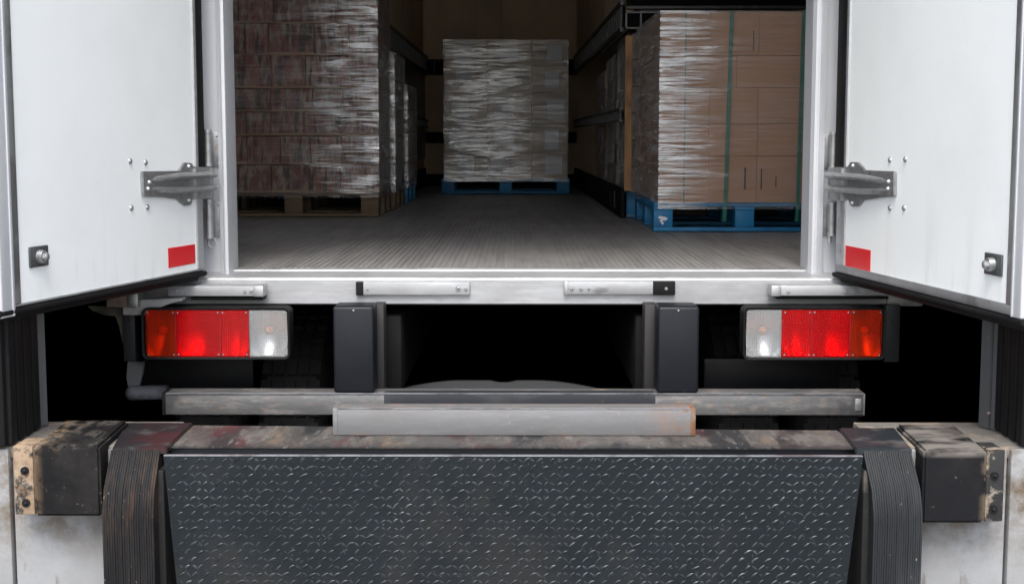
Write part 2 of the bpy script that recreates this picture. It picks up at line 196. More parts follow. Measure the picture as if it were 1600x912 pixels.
M['wrap_r'] = wrapmat('stretch_wrap_painted_sheen_corner', 1.0, .025, 1.0, zs=120, grad=(-.14, -.42, .36), base=.08, fmin=.38)  # bunched film, its sheen painted as white haze near the corner
M['wrap_sr'] = wrapmat('grey_bunched_wrap_on_side', .7, .14, .55, zs=60, fmin=.5)
M['wrap_side'] = wrapmat('dense_stretch_wrap', .7, .12, .5)

# ------------------------------------------------------------------ geometry helpers
class G:
    def __init__(s): s.v = []; s.f = []
    def add(s, vs, fs):
        n = len(s.v); s.v += [tuple(v) for v in vs]; s.f += [tuple(i + n for i in f) for f in fs]; return s
    def box(s, x0, x1, y0, y1, z0, z1, bev=0, seg=2, jit=0):
        if bev <= 0:
            vs = [(x, y, z) for x in (x0, x1) for y in (y0, y1) for z in (z0, z1)]
            return s.add(vs, [(0, 1, 3, 2), (4, 6, 7, 5), (0, 4, 5, 1), (2, 3, 7, 6), (0, 2, 6, 4), (1, 5, 7, 3)])
        b = bmesh.new(); bmesh.ops.create_cube(b, size=1)
        for v in b.verts:
            v.co = Vector(((x0 + x1) / 2 + v.co.x * (x1 - x0), (y0 + y1) / 2 + v.co.y * (y1 - y0), (z0 + z1) / 2 + v.co.z * (z1 - z0)))
        bmesh.ops.bevel(b, geom=b.edges[:], offset=bev, segments=seg, affect='EDGES', profile=.5)
        b.verts.index_update(); vs = [v.co[:] for v in b.verts]; fs = [[v.index for v in f.verts] for f in b.faces]; b.free()
        return s.add(vs, fs)
    def cyl(s, p, q, r, n=12, r2=None):
        p, q = Vector(p), Vector(q); r2 = r if r2 is None else r2; d = (q - p).normalized(); a = d.orthogonal().normalized(); c = d.cross(a)
        vs = []
        for k in range(n):
            o = a * math.cos(2 * math.pi * k / n) + c * math.sin(2 * math.pi * k / n); vs += [p + o * r, q + o * r2]
        fs = [(2 * k, 2 * ((k + 1) % n), 2 * ((k + 1) % n) + 1, 2 * k + 1) for k in range(n)]
        fs += [tuple(2 * k for k in range(n))[::-1], tuple(2 * k + 1 for k in range(n))]
        return s.add(vs, fs)
    def dome(s, p, d, r, h, n=10):
        p, d = Vector(p), Vector(d).normalized(); a = d.orthogonal().normalized(); c = d.cross(a); vs = []; rings = [(1, 0), (.86, .5), (.5, .87)]
        for (rr, hh) in rings:
            for k in range(n): vs.append(p + (a * math.cos(2 * math.pi * k / n) + c * math.sin(2 * math.pi * k / n)) * r * rr + d * h * hh)
        vs.append(p + d * h); fs = []
        for i in range(2):
            for k in range(n): fs.append((i * n + k, i * n + (k + 1) % n, (i + 1) * n + (k + 1) % n, (i + 1) * n + k))
        for k in range(n): fs.append((2 * n + k, 2 * n + (k + 1) % n, 3 * n))
        return s.add(vs, fs)
    def prism(s, pts, axis, a0, a1):
        """extrude a 2-D outline along an axis: axis 0 -> pts are (y,z); 1 -> (x,z); 2 -> (x,y)"""
        def mk(p, a): return [(a, p[0], p[1]), (p[0], a, p[1]), (p[0], p[1], a)][axis]
        n = len(pts); vs = [mk(p, a0) for p in pts] + [mk(p, a1) for p in pts]
        fs = [(k, (k + 1) % n, n + (k + 1) % n, n + k) for k in range(n)] + [tuple(range(n))[::-1], tuple(range(n, 2 * n))]
        return s.add(vs, fs)
    def tube(s, pts, r, n=8):
        for a, b in zip(pts, pts[1:]): s.cyl(a, b, r, n)
        return s
W = {}
def mesh(name, g, m, smooth=None, bev=0):
    me = bpy.data.meshes.new(name); me.from_pydata(g.v, [], g.f)
    b = bmesh.new(); b.from_mesh(me)
    if bev:
        bmesh.ops.remove_doubles(b, verts=b.verts[:], dist=1e-6)
        es = [e for e in b.edges if len(e.link_faces) == 2 and e.calc_face_angle(0) > .6]
        bmesh.ops.bevel(b, geom=es, offset=bev, segments=2, affect='EDGES', clamp_overlap=True)
    bmesh.ops.recalc_face_normals(b, faces=b.faces[:]); b.to_mesh(me); b.free()
    me.materials.append(m if not isinstance(m, str) else M[m])
    if smooth:
        for p in me.polygons: p.use_smooth = True
        me.set_sharp_from_angle(angle=math.radians(smooth))
    return me
def link(o, world, parent):
    S.collection.objects.link(o)
    if parent is not None: o.parent = parent; o.matrix_basis = W[parent].inverted() @ world
    else: o.matrix_basis = world
    W[o] = world.copy(); return o
def obj(name, g, m, parent=None, F=None, smooth=35, bev=0):
    F = F or Matrix.Identity(4)
    xs, ys, zs = zip(*g.v); c = Vector(((min(xs) + max(xs)) / 2, (min(ys) + max(ys)) / 2, (min(zs) + max(zs)) / 2))
    g.v = [(v[0] - c.x, v[1] - c.y, v[2] - c.z) for v in g.v]
    return link(bpy.data.objects.new(name, mesh(name, g, m, smooth, bev)), F @ Matrix.Translation(c), parent)
def put(name, me, loc, parent=None, rot=0, F=None):
    return link(bpy.data.objects.new(name, me), (F or Matrix.Identity(4)) @ Matrix.Translation(loc) @ Matrix.Rotation(rot, 4, 'Z'), parent)
def tag(o, label, cat, group=None):
    o['label'] = label; o['category'] = cat
    if group: o['group'] = group
    return o
def thing(name, label, cat, loc=(0, 0, 0), group=None):
    o = bpy.data.objects.new(name, None); link(o, Matrix.Translation(loc), None); return tag(o, label, cat, group)
def struct(name, g, m, parent=None, **k):
    o = obj(name, g, m, parent, **k)
    if parent is None: o['kind'] = 'structure'
    return o
def wall_grid(corners, nu, nv, amp, rnd, off=None):
    """wavy sheet between corner points a,b (bottom) c,d (top)"""
    a, b, c, d = [Vector(p) for p in corners]; n = (b - a).cross(c - a).normalized(); vs = []; fs = []
    ph = [rnd.uniform(0, 6) for _ in range(8)]
    for j in range(nv + 1):
        for i in range(nu + 1):
            u, v = i / nu, j / nv; p = (a * (1 - u) + b * u) * (1 - v) + (c * (1 - u) + d * u) * v
            e = math.sin(u * 9 + ph[0] + 3 * math.sin(v * 7 + ph[1])) * .5 + math.sin(v * 31 + ph[2] + 2 * math.sin(u * 8 + ph[3])) * .35 + math.sin(v * 63 + u * 11 + ph[4]) * .2
            k = 0 if i in (0, nu) or j in (0, nv) else 1
            vs.append(p + n * amp * e * k)
    for j in range(nv):
        for i in range(nu): q = j * (nu + 1) + i; fs.append((q, q + 1, q + nu + 2, q + nu + 1))
    return vs, fs

# ------------------------------------------------------------------ key planes
FL = Z(420, 4.889)                     # truck floor
DOCK = Z(704, 3.667)                   # top of the dock
YB = onz(800, 290, FL).y               # far bulkhead
ROOF = CAM.z + 1.75
print('floor', FL, 'dock', DOCK, 'bulkhead', YB)

# ------------------------------------------------------------------ ground, dock, added dark bay
g = G().box(-400, 400, -400, 400, -.3, 0); struct('ground', g, 'yard')
YW = 3.70
xg = X(20, 800, YW)
for sgn, xe in ((-1, X(20, 800, YW)), (1, X(1573, 800, YW))):
    inner = sgn * .975
    g = G().box(min(inner, xe - sgn * .004), max(inner, xe - sgn * .004), YW, 4.02, 0, DOCK - .004, .004)
    struct('dock_wall', g, 'conc')
    g = G().box(min(xe + sgn * .004, sgn * 3.2), max(xe + sgn * .004, sgn * 3.2), YW - .006, 4.02, 0, DOCK - .002, .006)
    struct('dock_wall', g, 'conc')
    g = G().box(min(inner, sgn * 3.2), max(inner, sgn * 3.2), YW + .01, 4.04, DOCK - .03, DOCK + .002, .003)
    struct('dock_slab', g, 'conc_top')
    # added unseen bay sides, so the gaps beside the truck stay black
    g = G().box(min(sgn * 3.0, sgn * 3.2), max(sgn * 3.0, sgn * 3.2), 4.03, 19, 0, 4.4); struct('added_bay_wall', g, 'bayw')
g = G().box(-3.2, 3.2, 19.0, 19.2, 0, 4.4); struct('added_bay_wall', g, 'bayw')  # added back wall closing the dark bay, unseen
g = G().box(-3.2, 3.2, 3.9, 19.2, 4.4, 4.6); struct('added_bay_ceiling', g, 'bayw')  # added unseen ceiling, shuts sky light out of the bay
g = G().box(-3.0, 3.0, 4.03, 19, .004, .012); struct('added_bay_floor', g, 'bayw')  # added near-black floor of the same enclosure
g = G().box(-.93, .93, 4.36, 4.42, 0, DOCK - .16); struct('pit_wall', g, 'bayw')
# building face above and beside the dock opening
g = G().box(-9, 9, 3.80, 3.90, CAM.z + 1.95, 7); struct('building_wall', g, 'conc')
for sgn in (-1, 1):
    g = G().box(min(sgn * 1.95, sgn * 9), max(sgn * 1.95, sgn * 9), 3.80, 3.90, DOCK, CAM.z + 1.95); struct('building_wall', g, 'conc')
    g = G().box(min(sgn * 3.2, sgn * 9), max(sgn * 3.2, sgn * 9), 3.70, 3.90, 0, DOCK - .003); struct('building_wall', g, 'conc')

# dock shelter pads and posts
for sgn, words, px in ((-1, 'left', 44), (1, 'right', 1571)):
    x0 = X(px, 680, 3.82)
    t = thing('shelter_pad', 'black ribbed rubber shelter pad on the %s side of the dock opening' % words, 'shelter pad', (x0 + sgn * .3, 3.8, DOCK), 'shelter pads framing the dock opening')
    g = G().box(min(x0 + sgn * .012, x0 + sgn * .62), max(x0 + sgn * .012, x0 + sgn * .62), 3.68, 3.93, DOCK + .004, CAM.z + 1.98, .01); obj('pad', g, 'rubber', t)
    for k in range(4):
        yy = 3.70 + k * .062; g = G().box(min(x0, x0 + sgn * .02), max(x0, x0 + sgn * .02), yy, yy + .045, DOCK + .006, CAM.z + 1.97, .006); obj('rib', g, 'rubber', t)
    pa, pb = (43, 77) if sgn < 0 else (1528, 1562)
    a = onz(pa, 673 if sgn < 0 else 668, DOCK); b = onz(pb, 667 if sgn < 0 else 678, DOCK)
    o = thing('steel_post', 'grey steel post standing behind the %s shelter pad' % words, 'post', ((a.x + b.x) / 2, a.y, DOCK), 'steel posts behind the shelter pads')
    d = (b - a).normalized(); nrm = Vector((-d.y, d.x, 0)) ; 
    if nrm.y < 0: nrm = -nrm
    for k, (s0, s1) in enumerate(((0, .48), (.50, 1.0))):
        p0 = a.lerp(b, s0); p1 = a.lerp(b, s1); off = .0 if k == 0 else .004
        pts = [(p0 + nrm * off)[:2], (p1 + nrm * off)[:2], (p1 + nrm * .05)[:2], (p0 + nrm * .05)[:2]]
        g = G().prism(pts, 2, DOCK + .004, CAM.z + 1.96); obj('flange', g, 'ggrey', o, bev=.002)
    for zz in (.40, .05, .75):
        p = a.lerp(b, .48); obj('bolt', G().dome((p.x, p.y, DOCK + zz), (0, -1, 0), .006, .005, 8), 'rusty', o)

# dock bumpers (blocks with bolted side flange)
for side in (0, 1):
    YF = 3.61
    if side == 0: xa, xb, yt, yb2 = X(52, 750, YF), X(157, 750, YF), 697, 807; fa, fb = X(20, 750, YF), X(51, 750, YF); mm = 'bumper'
    else: xa, xb, yt, yb2 = X(1442, 750, YF), X(1541, 750, YF), 702, 816; fa, fb = X(1542, 750, YF), X(1571, 750, YF); mm = 'bumper2'
    zt, zb = Z(yt, YF), Z(yb2, YF); ztb = zt + .004
    lab = ('tan dirt-crusted black dock bumper at the left, its flange rusty with two bolts', 'black dock bumper at the right, pale dust on top, dark blotch on flange')[side]
    t = thing('dock_bumper', lab, 'dock bumper', ((xa + xb) / 2, YF, zb), 'dock bumpers on the concrete wall')
    bk0, bk1 = (onz(102, 655, zt + .002), onz(201, 655, zt + .002)) if side == 0 else (onz(1400, 661, zt + .002), onz(1491, 661, zt + .002))
    yb_ = bk0.y
    fx0, fx1 = (xa, xb)
    # block: a skewed box following its own outline in plan
    b = G(); bx0 = bk0.x; bx1 = bk1.x
    if side == 0: pts = [(fx0, YF), (fx1, YF), (bx1, yb_), (bx0, yb_)]
    else: pts = [(fx0, YF), (fx1, YF), (bx1, yb_), (bx0, yb_)]
    b.prism(pts, 2, zb, zt); obj('block', b, mm, t, bev=.007)
    g = G().box(fa, fb, YF + .008, YW + .02, zb + .002, zt - .002, .004); fl = obj('flange', g, ('plate', 'plate2')[side], t)
    for zz in (.36, .82):
        cx = (fa + fb) / 2 + (.004 if side == 0 else -.002); z = zt - (zt - zb) * zz
        g = G().cyl((cx, YF + .010, z), (cx, YF + .004, z), .011, 14); g.dome((cx, YF + .004, z), (0, -1, 0), .006, .006, 8); obj('bolt', g, 'under', fl)

# laminated rubber guards either side of the lip
def guard(side):
    m_ = ('strap_rubber', 'strap_rubber2')[side]
    YT = 3.655; YL = 3.585
    xt0, xt1 = ((X(173, 702, YT), X(250, 702, YT)), (X(1349, 702, YT), X(1424, 702, YT)))[side]
    xl0, xl1 = ((X(159, 800, YL), X(240, 800, YL)), (X(1365, 800, YL), X(1442, 800, YL)))[side]
    zt = DOCK + .004; zl = Z(803, YL); zlo = .30
    t = thing('rubber_guard', ('brown-worn laminated rubber guard left of the checker plate lip', 'grey laminated rubber guard right of the checker plate lip')[side], 'rubber guard', ((xl0 + xl1) / 2, 3.65, zlo), 'laminated rubber guards beside the lip')
    n = 21; rr = random.Random(side + 3); g = G(); th = .05
    for i in range(n):
        u0, u1 = i / n + .0035, (i + 1) / n - .0035; o = rr.uniform(-.0016, .0016)
        zst = [(zt, 0), (zt - .012, .08), (zt - .05, .42), (zt - .09, .78), (zl + .012, .97), (zl, 1.0), (zl - .02, 1.04), (zlo, 1.04)]
        fr = []; bk = []
        for (z, k) in zst:
            y = YT + (YL - YT) * k - o; xa0 = xt0 + (xl0 - xt0) * min(1, k); xb0 = xt1 + (xl1 - xt1) * min(1, k)
            wob = 0
            for uu in (u0, u1): fr.append((xa0 + (xb0 - xa0) * uu + wob, y, z))
            for uu in (u0, u1): bk.append((xa0 + (xb0 - xa0) * uu + wob, y + th, z - (.03 if k == 0 else 0)))
        vs = fr + bk; nn = len(fr); fs = []
        for k in range(len(zst) - 1):
            q = 2 * k; fs += [(q, q + 1, q + 3, q + 2), (nn + q, nn + q + 2, nn + q + 3, nn + q + 1), (q, q + 2, nn + q + 2, nn + q), (q + 1, nn + q + 1, nn + q + 3, q + 3)]
        fs.append((0, nn, nn + 1, 1)); g.add(vs, fs)
    o = obj('laminations', g, m_, t, smooth=25); o['kind'] = 'stuff'
    # top cap plate lying over the dock edge
    bk = ((onz(196, 663, zt), onz(302, 663, zt)), (onz(1311, 671, zt), onz(1398, 671, zt)))[side]
    if side == 0: pts = [(xt0 + .004, YT + .001), (xt1 + .018, YT + .001), (bk[1].x, bk[1].y), (bk[0].x, bk[0].y)]
    else: pts = [(xt0 - .02, YT + .001), (xt1 + .002, YT + .001), (bk[1].x, bk[1].y), (bk[0].x, bk[0].y)]
    g = G().prism(pts, 2, zt - .012, zt + .006); obj('top_plate', g, ('cap_l', 'cap_r')[side], t, bev=.003)
    # steel carrier behind, seen from the side of the lip
    xc = (xl1, xl0)[side]; s = (1, -1)[side]
    g = G().box(min(xc - s * .04, xc + s * .016), max(xc - s * .04, xc + s * .016), YL + .052, 3.82, zlo, zt - .05, .006); obj('carrier', g, 'carrier', t)
M['carrier'] = mat('grimy_black_carrier', (.008, .0082, .009), .6, spec=.3, layers=[dict(c=(.09, .085, .075), s=7, lo=.5, hi=.62, a=.8, grad=[(2, .05, .16)])])
M['cap_l'] = mat('maroon_black_plate', (.012, .012, .014), .45, .2, layers=[dict(c=(.035, .010, .011), s=6, lo=.44, hi=.54, a=.9, grad=[(0, -.06, .03)]), dict(c=(.06, .06, .06), s=14, lo=.55, hi=.70, a=.8)], bump=[(30, (1, 1, 1), .4, .004)])
M['cap_r'] = mat('scuffed_black_plate', (.012, .018, .022), .42, .2, layers=[dict(c=(.09, .09, .09), s=10, lo=.52, hi=.66, a=.8), dict(c=(.08, .04, .04), s=6, lo=.55, hi=.65, a=.6)], bump=[(30, (1, 1, 1), .4, .004)])
guard(0); guard(1)

# dock leveller: deck, front bar, hanging lip of checker plate
t = thing('dock_leveller', 'dock leveller with scuffed rusty deck and hanging dark checker plate lip', 'dock leveller', (0, 3.7, .2))
zd = DOCK + .002; YD = 3.665
bl, br = onz(303, 664, zd), onz(1308, 672, zd); fl_, fr_ = onz(258, 698, zd), onz(1346, 700, zd)
g = G().prism([fl_[:2], fr_[:2], br[:2], bl[:2]], 2, zd - .004, zd); obj('deck', g, 'deck', t, bev=.0008)
g = G().box(fl_.x + .003, fr_.x - .003, fl_.y + .006, fl_.y + .035, zd - .06, zd - .0042, .002); obj('front_bar', g, 'navy', t)
YL = 3.615
lt = Z(712, YL); lb = lt - .46
x0t, x1t = X(255, 712, YL), X(1349, 712, YL); x0b, x1b = X(276, 912, YL), X(1323, 912, YL)
zb912 = Z(912, YL); kx = (lt - lb) / (lt - zb912)
bx0, bx1 = x0t + (x0b - x0t) * kx, x1t + (x1b - x1t) * kx
g = G().prism([(x0t, lt), (x1t, lt), (bx1, lb), (bx0, lb)], 1, YL, YL + .014); lip = obj('lip', g, 'lip', t, bev=.0012)
g = G().box(x0t + .001, x1t - .001, YL - .0006, YL + .0145, lt - .0016, lt + .0012, .0004, 1); obj('worn_edge', g, 'edge', lip)
g = G(); rr = random.Random(5); p = .0172; nrow = int(.46 / p); ncol = int(1.86 / p)
for j in range(nrow):
    for i in range(ncol):
        cx = -.925 + i * p + rr.uniform(-.0012, .0012); cz = lt - .012 - j * .0205 + rr.uniform(-.0012, .0012)
        f = (lt - cz) / (lt - lb); xl = x0t + (bx0 - x0t) * f + .012; xr = x1t + (bx1 - x1t) * f - .012
        if not (xl < cx < xr) or cz < lb + .01: continue
        if (i + j) % 2 == 0 and rr.random() < .55: continue
        a = math.radians(36 if (i + j) % 2 else -34) + rr.uniform(-.22, .22); ln = (.0122 if (i + j) % 2 else .0085) * rr.uniform(.7, 1.1); wd = .0030 * rr.uniform(.7, 1.1); h = .0032 * rr.choice((1, 1, .8, .6, .4)) * (1 if (i + j) % 2 else .28)
        ca, sa = math.cos(a), math.sin(a); vs = []
        bow = .0018 * rr.uniform(-.3, 1.6)
        for (l, s2, hh) in ((-1, 0, 0), (-.55, -.8, 0), (0, -1, 0), (.55, -.8, 0), (1, 0, 0), (.55, .8, 0), (0, 1, 0), (-.55, .8, 0), (-.6, 0, .8), (-.0, -.2, 1), (.6, 0, .8), (0, .2, 1)):
            lx, wz = l * ln, s2 * wd + bow * (1 - l * l)
            vs.append((cx + lx * ca - wz * sa, YL - hh * h, cz + lx * sa + wz * ca))
        g.add(vs, [(0, 1, 8), (1, 2, 9, 8), (2, 3, 10, 9), (3, 4, 10), (4, 5, 10), (5, 6, 11, 10), (6, 7, 8, 11), (7, 0, 8), (8, 9, 10, 11)])
o = obj('tread_lugs', g, 'lug', lip, smooth=60); o['kind'] = 'stuff'

# steel beam lying on the dock
YBm = 3.845
xa, xb = X(521, 660, YBm), X(1086, 660, YBm); z0 = Z(682, YBm); z1 = Z(638, YBm)
z0 = max(z0, zd + .001)
t = thing('steel_beam', 'short grey steel beam lying on the leveller deck, rusty at its right end', 'beam', ((xa + xb) / 2, YBm, z0))
g = G().box(xa, xb, YBm, YBm + .075, z0, z1, .003); obj('box_section', g, 'beam', t)
g = G().box(xa - .0015, xa + .012, YBm - .0015, YBm + .0765, z0 + .001, z1 + .001, .001); obj('end_cap', g, 'beam', t)
g = G().box(xb - .012, xb + .0015, YBm - .0015, YBm + .0765, z0 + .001, z1 + .001, .001); obj('end_cap', g, 'rustcap', t)
obj('worn_edge', G().box(xa + .012, xb - .012, YBm - .0012, YBm + .003, z1 - .0022, z1 + .0008, .0004, 1), 'edge', t)

# ------------------------------------------------------------------ truck
T = thing('cargo_truck', 'white box truck seen from behind with both rear doors swung open', 'truck', (0, 4.9, 0))
XIN = 1.70
# ribbed floor
Y0 = 4.905
g = G(); pit = .0225; prof = []; x = -XIN
rr = random.Random(2)
while x < XIN:
    h = .0035 * rr.uniform(.7, 1.15); prof += [(x, -.0035), (x + .0095, -.0035), (x + .0115, -.0035 + h), (x + .0205, -.0035 + h)]; x += pit
ys = [Y0, 6, 8, 10, YB + .02]; nn = len(prof); vs = []; fs = []
for yy in ys:
    for (px_, pz) in prof: vs.append((px_, yy, FL + pz))
for j in range(len(ys) - 1):
    for i in range(nn - 1): fs.append((j * nn + i, j * nn + i + 1, (j + 1) * nn + i + 1, (j + 1) * nn + i))
g.add(vs, fs); obj('cargo_floor', g, 'floor', T, smooth=None)
g = G().box(-1.22, 1.22, Y0, YB + .1, FL - .13, FL - .01); obj('floor_underside', g, 'chassis', T)
# side walls: wide at the back, stepping in to the lashing walls
XR0, XL0 = X(977, 338, 7.75), X(665, 280, YB)
XR1 = X(900, 280, YB)
def wallbox(name, x0, x1, y0, y1, z0, z1, m, par=T, bev=0):
    return obj(name, G().box(min(x0, x1), max(x0, x1), y0, y1, z0, z1, bev), m, par)
YS = 7.98; YSL = 9.9
wallbox('side_wall', -XIN - .06, -XIN, 4.95, YB + .1, FL - .05, ROOF, 'bodyw')
wallbox('side_wall', XIN, XIN + .06, 4.95, YB + .1, FL - .05, ROOF, 'bodyw')
wallbox('roof', -XIN - .06, XIN + .06, 4.83, YB + .16, ROOF, ROOF + .06, 'bodyw')
wallbox('bulkhead', -XIN, XIN, YB + .03, YB + .1, FL - .02, ROOF, 'bulk')
for px_ in (665, 745, 785, 905):
    xx = X(px_, 100, YB); wallbox('bulkhead_panel', xx + .004, X({665: 745, 745: 785, 785: 905, 905: 1100}[px_], 100, YB) - .004, YB + .012, YB + .03, FL, ROOF - .01, 'bulk', bev=.002)
# inner lashing wall on the right: lining panels, rails, kick plate
RT0, RT1 = CAM.z + (215 - 2) / FPX * 7.98 * .93, 0
def rail(name, p0, p1, h, parent, face, frontm='rail'):
    """slotted rail between two points (bottom edge), standing proud along +-x (face) with real slots between bars"""
    p0, p1 = Vector(p0), Vector(p1); d = p1 - p0; L_ = d.length; d.normalize(); g = G()
    nrm = Vector((face * abs(d.y), -face * d.x * (1 if d.y > 0 else -1), 0)).normalized()
    def bar(s0, s1, z0, z1, dep):
        a, b = p0 + d * s0, p0 + d * s1; vs = []
        for q in (a, b):
            for dd in (0, dep):
                for z in (z0, z1): r = q + nrm * dd; vs.append((r.x, r.y, r.z + z))
        g.add(vs, [(0, 1, 3, 2), (4, 6, 7, 5), (0, 4, 5, 1), (2, 3, 7, 6), (0, 2, 6, 4), (1, 5, 7, 3)])
    bar(0, L_, 0, h * .14, .02); bar(0, L_, h * .86, h, .02)
    s = .05
    while s < L_ - .05: bar(s, s + .03, h * .14, h * .86, .014); s += .16
    o = obj(name, g, frontm, parent); g = G(); bar(0, L_, h * .1, h * .9, .003); obj('rail_backing', g, 'black', parent); return o
# wall stretches nearly straight from (XR0,YS) to (XR1,YB)
def stretch(xa, ya, xb, yb, face, nm):
    wv = G(); pts = [(xa, ya), (xb, yb), (xb - face * .04, yb), (xa - face * .04, ya)]
    wl = obj('side_wall', wv.prism(pts, 2, FL if nm == 'l' else Z(40, YS), ROOF - .005), 'bulk', T)
    def P(y): return xa + (xb - xa) * (y - ya) / (yb - ya)
    n = 6
    for i in range(n if nm == 'l' else 0):
        y0, y1 = ya + (yb - ya) * i / n + .006, ya + (yb - ya) * (i + 1) / n - .006
        for (zl, zh) in ((FL + .26, FL + .70), (FL + .71, FL + 1.16)):
            q = G().prism([(P(y0) + face * .001, y0), (P(y1) + face * .001, y1), (P(y1) + face * .012, y1), (P(y0) + face * .012, y0)], 2, zl, zh); obj('lining_panel', q, 'wallp', wl, bev=.002)
    q = G().prism([(xa + face * .001, ya), (xb + face * .001, yb), (xb + face * .02, yb), (xa + face * .02, ya)], 2, FL, FL + .17); obj('kick_plate', q, 'chassis', wl, bev=.003)
    return P, wl
P1, wr = stretch(XR0 + .012, YS, XR1, YB, -1, 'r')
zr = Z(50, YS) ; hr = .17
rail('lashing_rail', (XR0 - .002, YS, zr), (XR1 - .014, YB - .02, zr), hr, wr, -1)
zr2 = Z(190, YS); rail('lashing_rail', (XR0 - .002, YS, zr2), (XR1 - .014, YB - .02, zr2), .075, wr, -1)
P2, wl_ = stretch(XL0 - .012, YSL, XL0 - .012, YB, 1, 'l')
rail('lashing_rail', (XL0 + .002, YSL - 1, zr), (XL0 + .014, YB - .02, zr), hr, wl_, 1)
rail('lashing_rail', (XL0 + .002, YSL, zr2), (XL0 + .014, YB - .02, zr2), .075, wl_, 1)
# step faces that close the wide rear part
wallbox('step_wall', XR0 + .09, XIN, YS, YS + .05, FL, ROOF - .004, 'wallp')
wallbox('step_wall', -XIN, XL0 - .02, YSL, YSL + .05, FL, ROOF - .004, 'wallp')
# rail pieces that face the doors, across the step and across the bulkhead
def xrail(x0, x1, y, z0, h, n, m='railfront', par=T):
    g = G().box(x0, x1, y - .03, y - .004, z0 + h * .90, z0 + h, .002); g.box(x0, x1, y - .03, y - .004, z0, z0 + h * .1, .002); 
    for k in range(n + 1):
        xx = x0 + (x1 - x0) * k / n; g.box(xx - .005, xx + .005, y - .028, y - .004, z0 + h * .1, z0 + h * .9)
    obj('rail_backing', G().box(x0, x1, y - .006, y - .001, z0 + .002, z0 + h - .002), 'black', par)
    return obj('cross_rail', g, m, par)
ys_ = YS - .005
xrail(X(978, 30, ys_), X(978, 30, ys_) + .9, ys_, Z(46, ys_), Z(19, ys_) - Z(46, ys_), 11)
wallbox('header_beam', X(977, 8, ys_), XIN - .01, ys_ - .05, ys_ - .004, Z(16, ys_), Z(16, ys_) + .02, 'rail', bev=.004)
wallbox('header_curtain', X(978, 8, ys_), XIN - .01, ys_ - .035, ys_ - .006, Z(13, ys_) + .012, Z(13, ys_) + .75, 'black', bev=.004)
yb_ = YB + .008
xrail(XL0, XR1, yb_, Z(118, yb_), Z(93, yb_) - Z(118, yb_), 16, 'rail')
xrail(XL0, XR1, yb_, Z(224, yb_), Z(206, yb_) - Z(224, yb_), 12, 'rail')
wallbox('bulkhead_kick_plate', XL0, XR1, YB - .01, YB + .01, FL, Z(272, YB), 'chassis', bev=.003)

# rear frame: sill and posts
YFc = 4.75; zA = FL - .001; zB = Z(424, 4.875); zC = Z(436, YFc); zD = Z(476, YFc)
g = G().prism([(4.904, zA), (4.885, zA), (4.88, zB), (4.872, zB + .001), (YFc + .012, zC + .004), (YFc + .004, zC + .003), (YFc, zC - .003), (YFc, zD + .004), (YFc + .006, zD), (4.904, zD)], 0, -1.30, 1.30)
obj('rear_sill', g, 'sill', T, smooth=20)
g = G().box(-1.0, 1.0, 4.882, 4.90, FL - .0005, FL + .0025, .001); obj('threshold_strip', g, 'alu_dark', T)
zt_ = ROOF + .05
for s, a in ((-1, (318, 346, 352, 358, 362)), (1, (1310, 1283, 1275, 1267, 1261))):
    yb0 = 430
    Yp = 4.86; xs = [X(a[0], yb0, Yp), X(a[1], yb0, 4.85), X(a[2], yb0, 4.83), X(a[3], yb0, 4.83), X(a[4], yb0, 4.85)]
    o_ = s
    pts = [(xs[0] + o_ * .16, Yp), (xs[1], Yp), (xs[1] - s * .002, 4.835), (xs[2] + s * .004, 4.83), (xs[2], 4.838), (xs[3] + s * .010, 4.838), (xs[3] + s * .008, 4.825), (xs[3], 4.825), (xs[4], 4.845), (xs[4], 4.97), (xs[0] + o_ * .16, 4.97)]
    g = G().prism(pts, 2, zC - .004 + .012, zt_); obj('door_post', g, 'pale_alu', T, smooth=20)
wallbox('rear_header', -1.2, 1.2, 4.84, 4.97, CAM.z + 1.62, zt_, 'sill')
for s in (-1, 1): wallbox('rear_frame_panel', s * 1.22, s * (XIN + .06), 4.90, 4.96, FL - .1, zt_, 'bodyw')

# strip brackets on the sill
def strip(px0, px1, y0, y1, Yf, dep, m, ends, bolts, shadow=False):
    x0, x1 = X(px0, 450, Yf), X(px1, 450, Yf); z0, z1 = Z(y1, Yf), Z(y0, Yf)
    g = G().box(x0, x1, Yf, Yf + dep, z0, z1, .003); o = obj('buffer_strip', g, m, T)
    for (e0, e1, em, pr) in ends:
        a, b = X(e0, 450, Yf), X(e1, 450, Yf); obj('end_cap', G().box(a, b, Yf - pr, Yf + dep * .8, z0 - .0015, z1 + .0015, .003), em, o)
    for (bx_, by_, r) in bolts:
        p = at(bx_, by_, Yf - .004); g = G().cyl((p.x, Yf + .002, p.z), (p.x, Yf - .004, p.z), r, 6); g.dome((p.x, Yf - .004, p.z), (0, -1, 0), r * .55, .003, 8); obj('bolt', g, 'galv', o)
    return o
strip(560, 734, 441, 461, 4.735, .016, 'sill', [(556, 568, 'rubber', .002)], [(716, 450, .010), (728, 451, .006), (574, 452, .003)])
strip(881, 1053, 440, 460, 4.735, .016, 'sill', [(1020, 1055, 'rubber', .002), (882, 888, 'galv_light', .002)], [(893, 451, .009), (908, 451, .006), (920, 451, .005), (1041, 451, .006)])
strip(262, 404, 447, 463, 4.66, .09, 'sill', [(396, 412, 'galv_light', .006)], [(382, 455, .006), (392, 455, .006), (275, 455, .005), (283, 455, .005)])
strip(1212, 1386, 446, 462, 4.66, .09, 'sill', [(1205, 1220, 'galv_light', .006)], [(1232, 456, .005), (1322, 456, .007), (1335, 456, .006), (1354, 456, .006)])
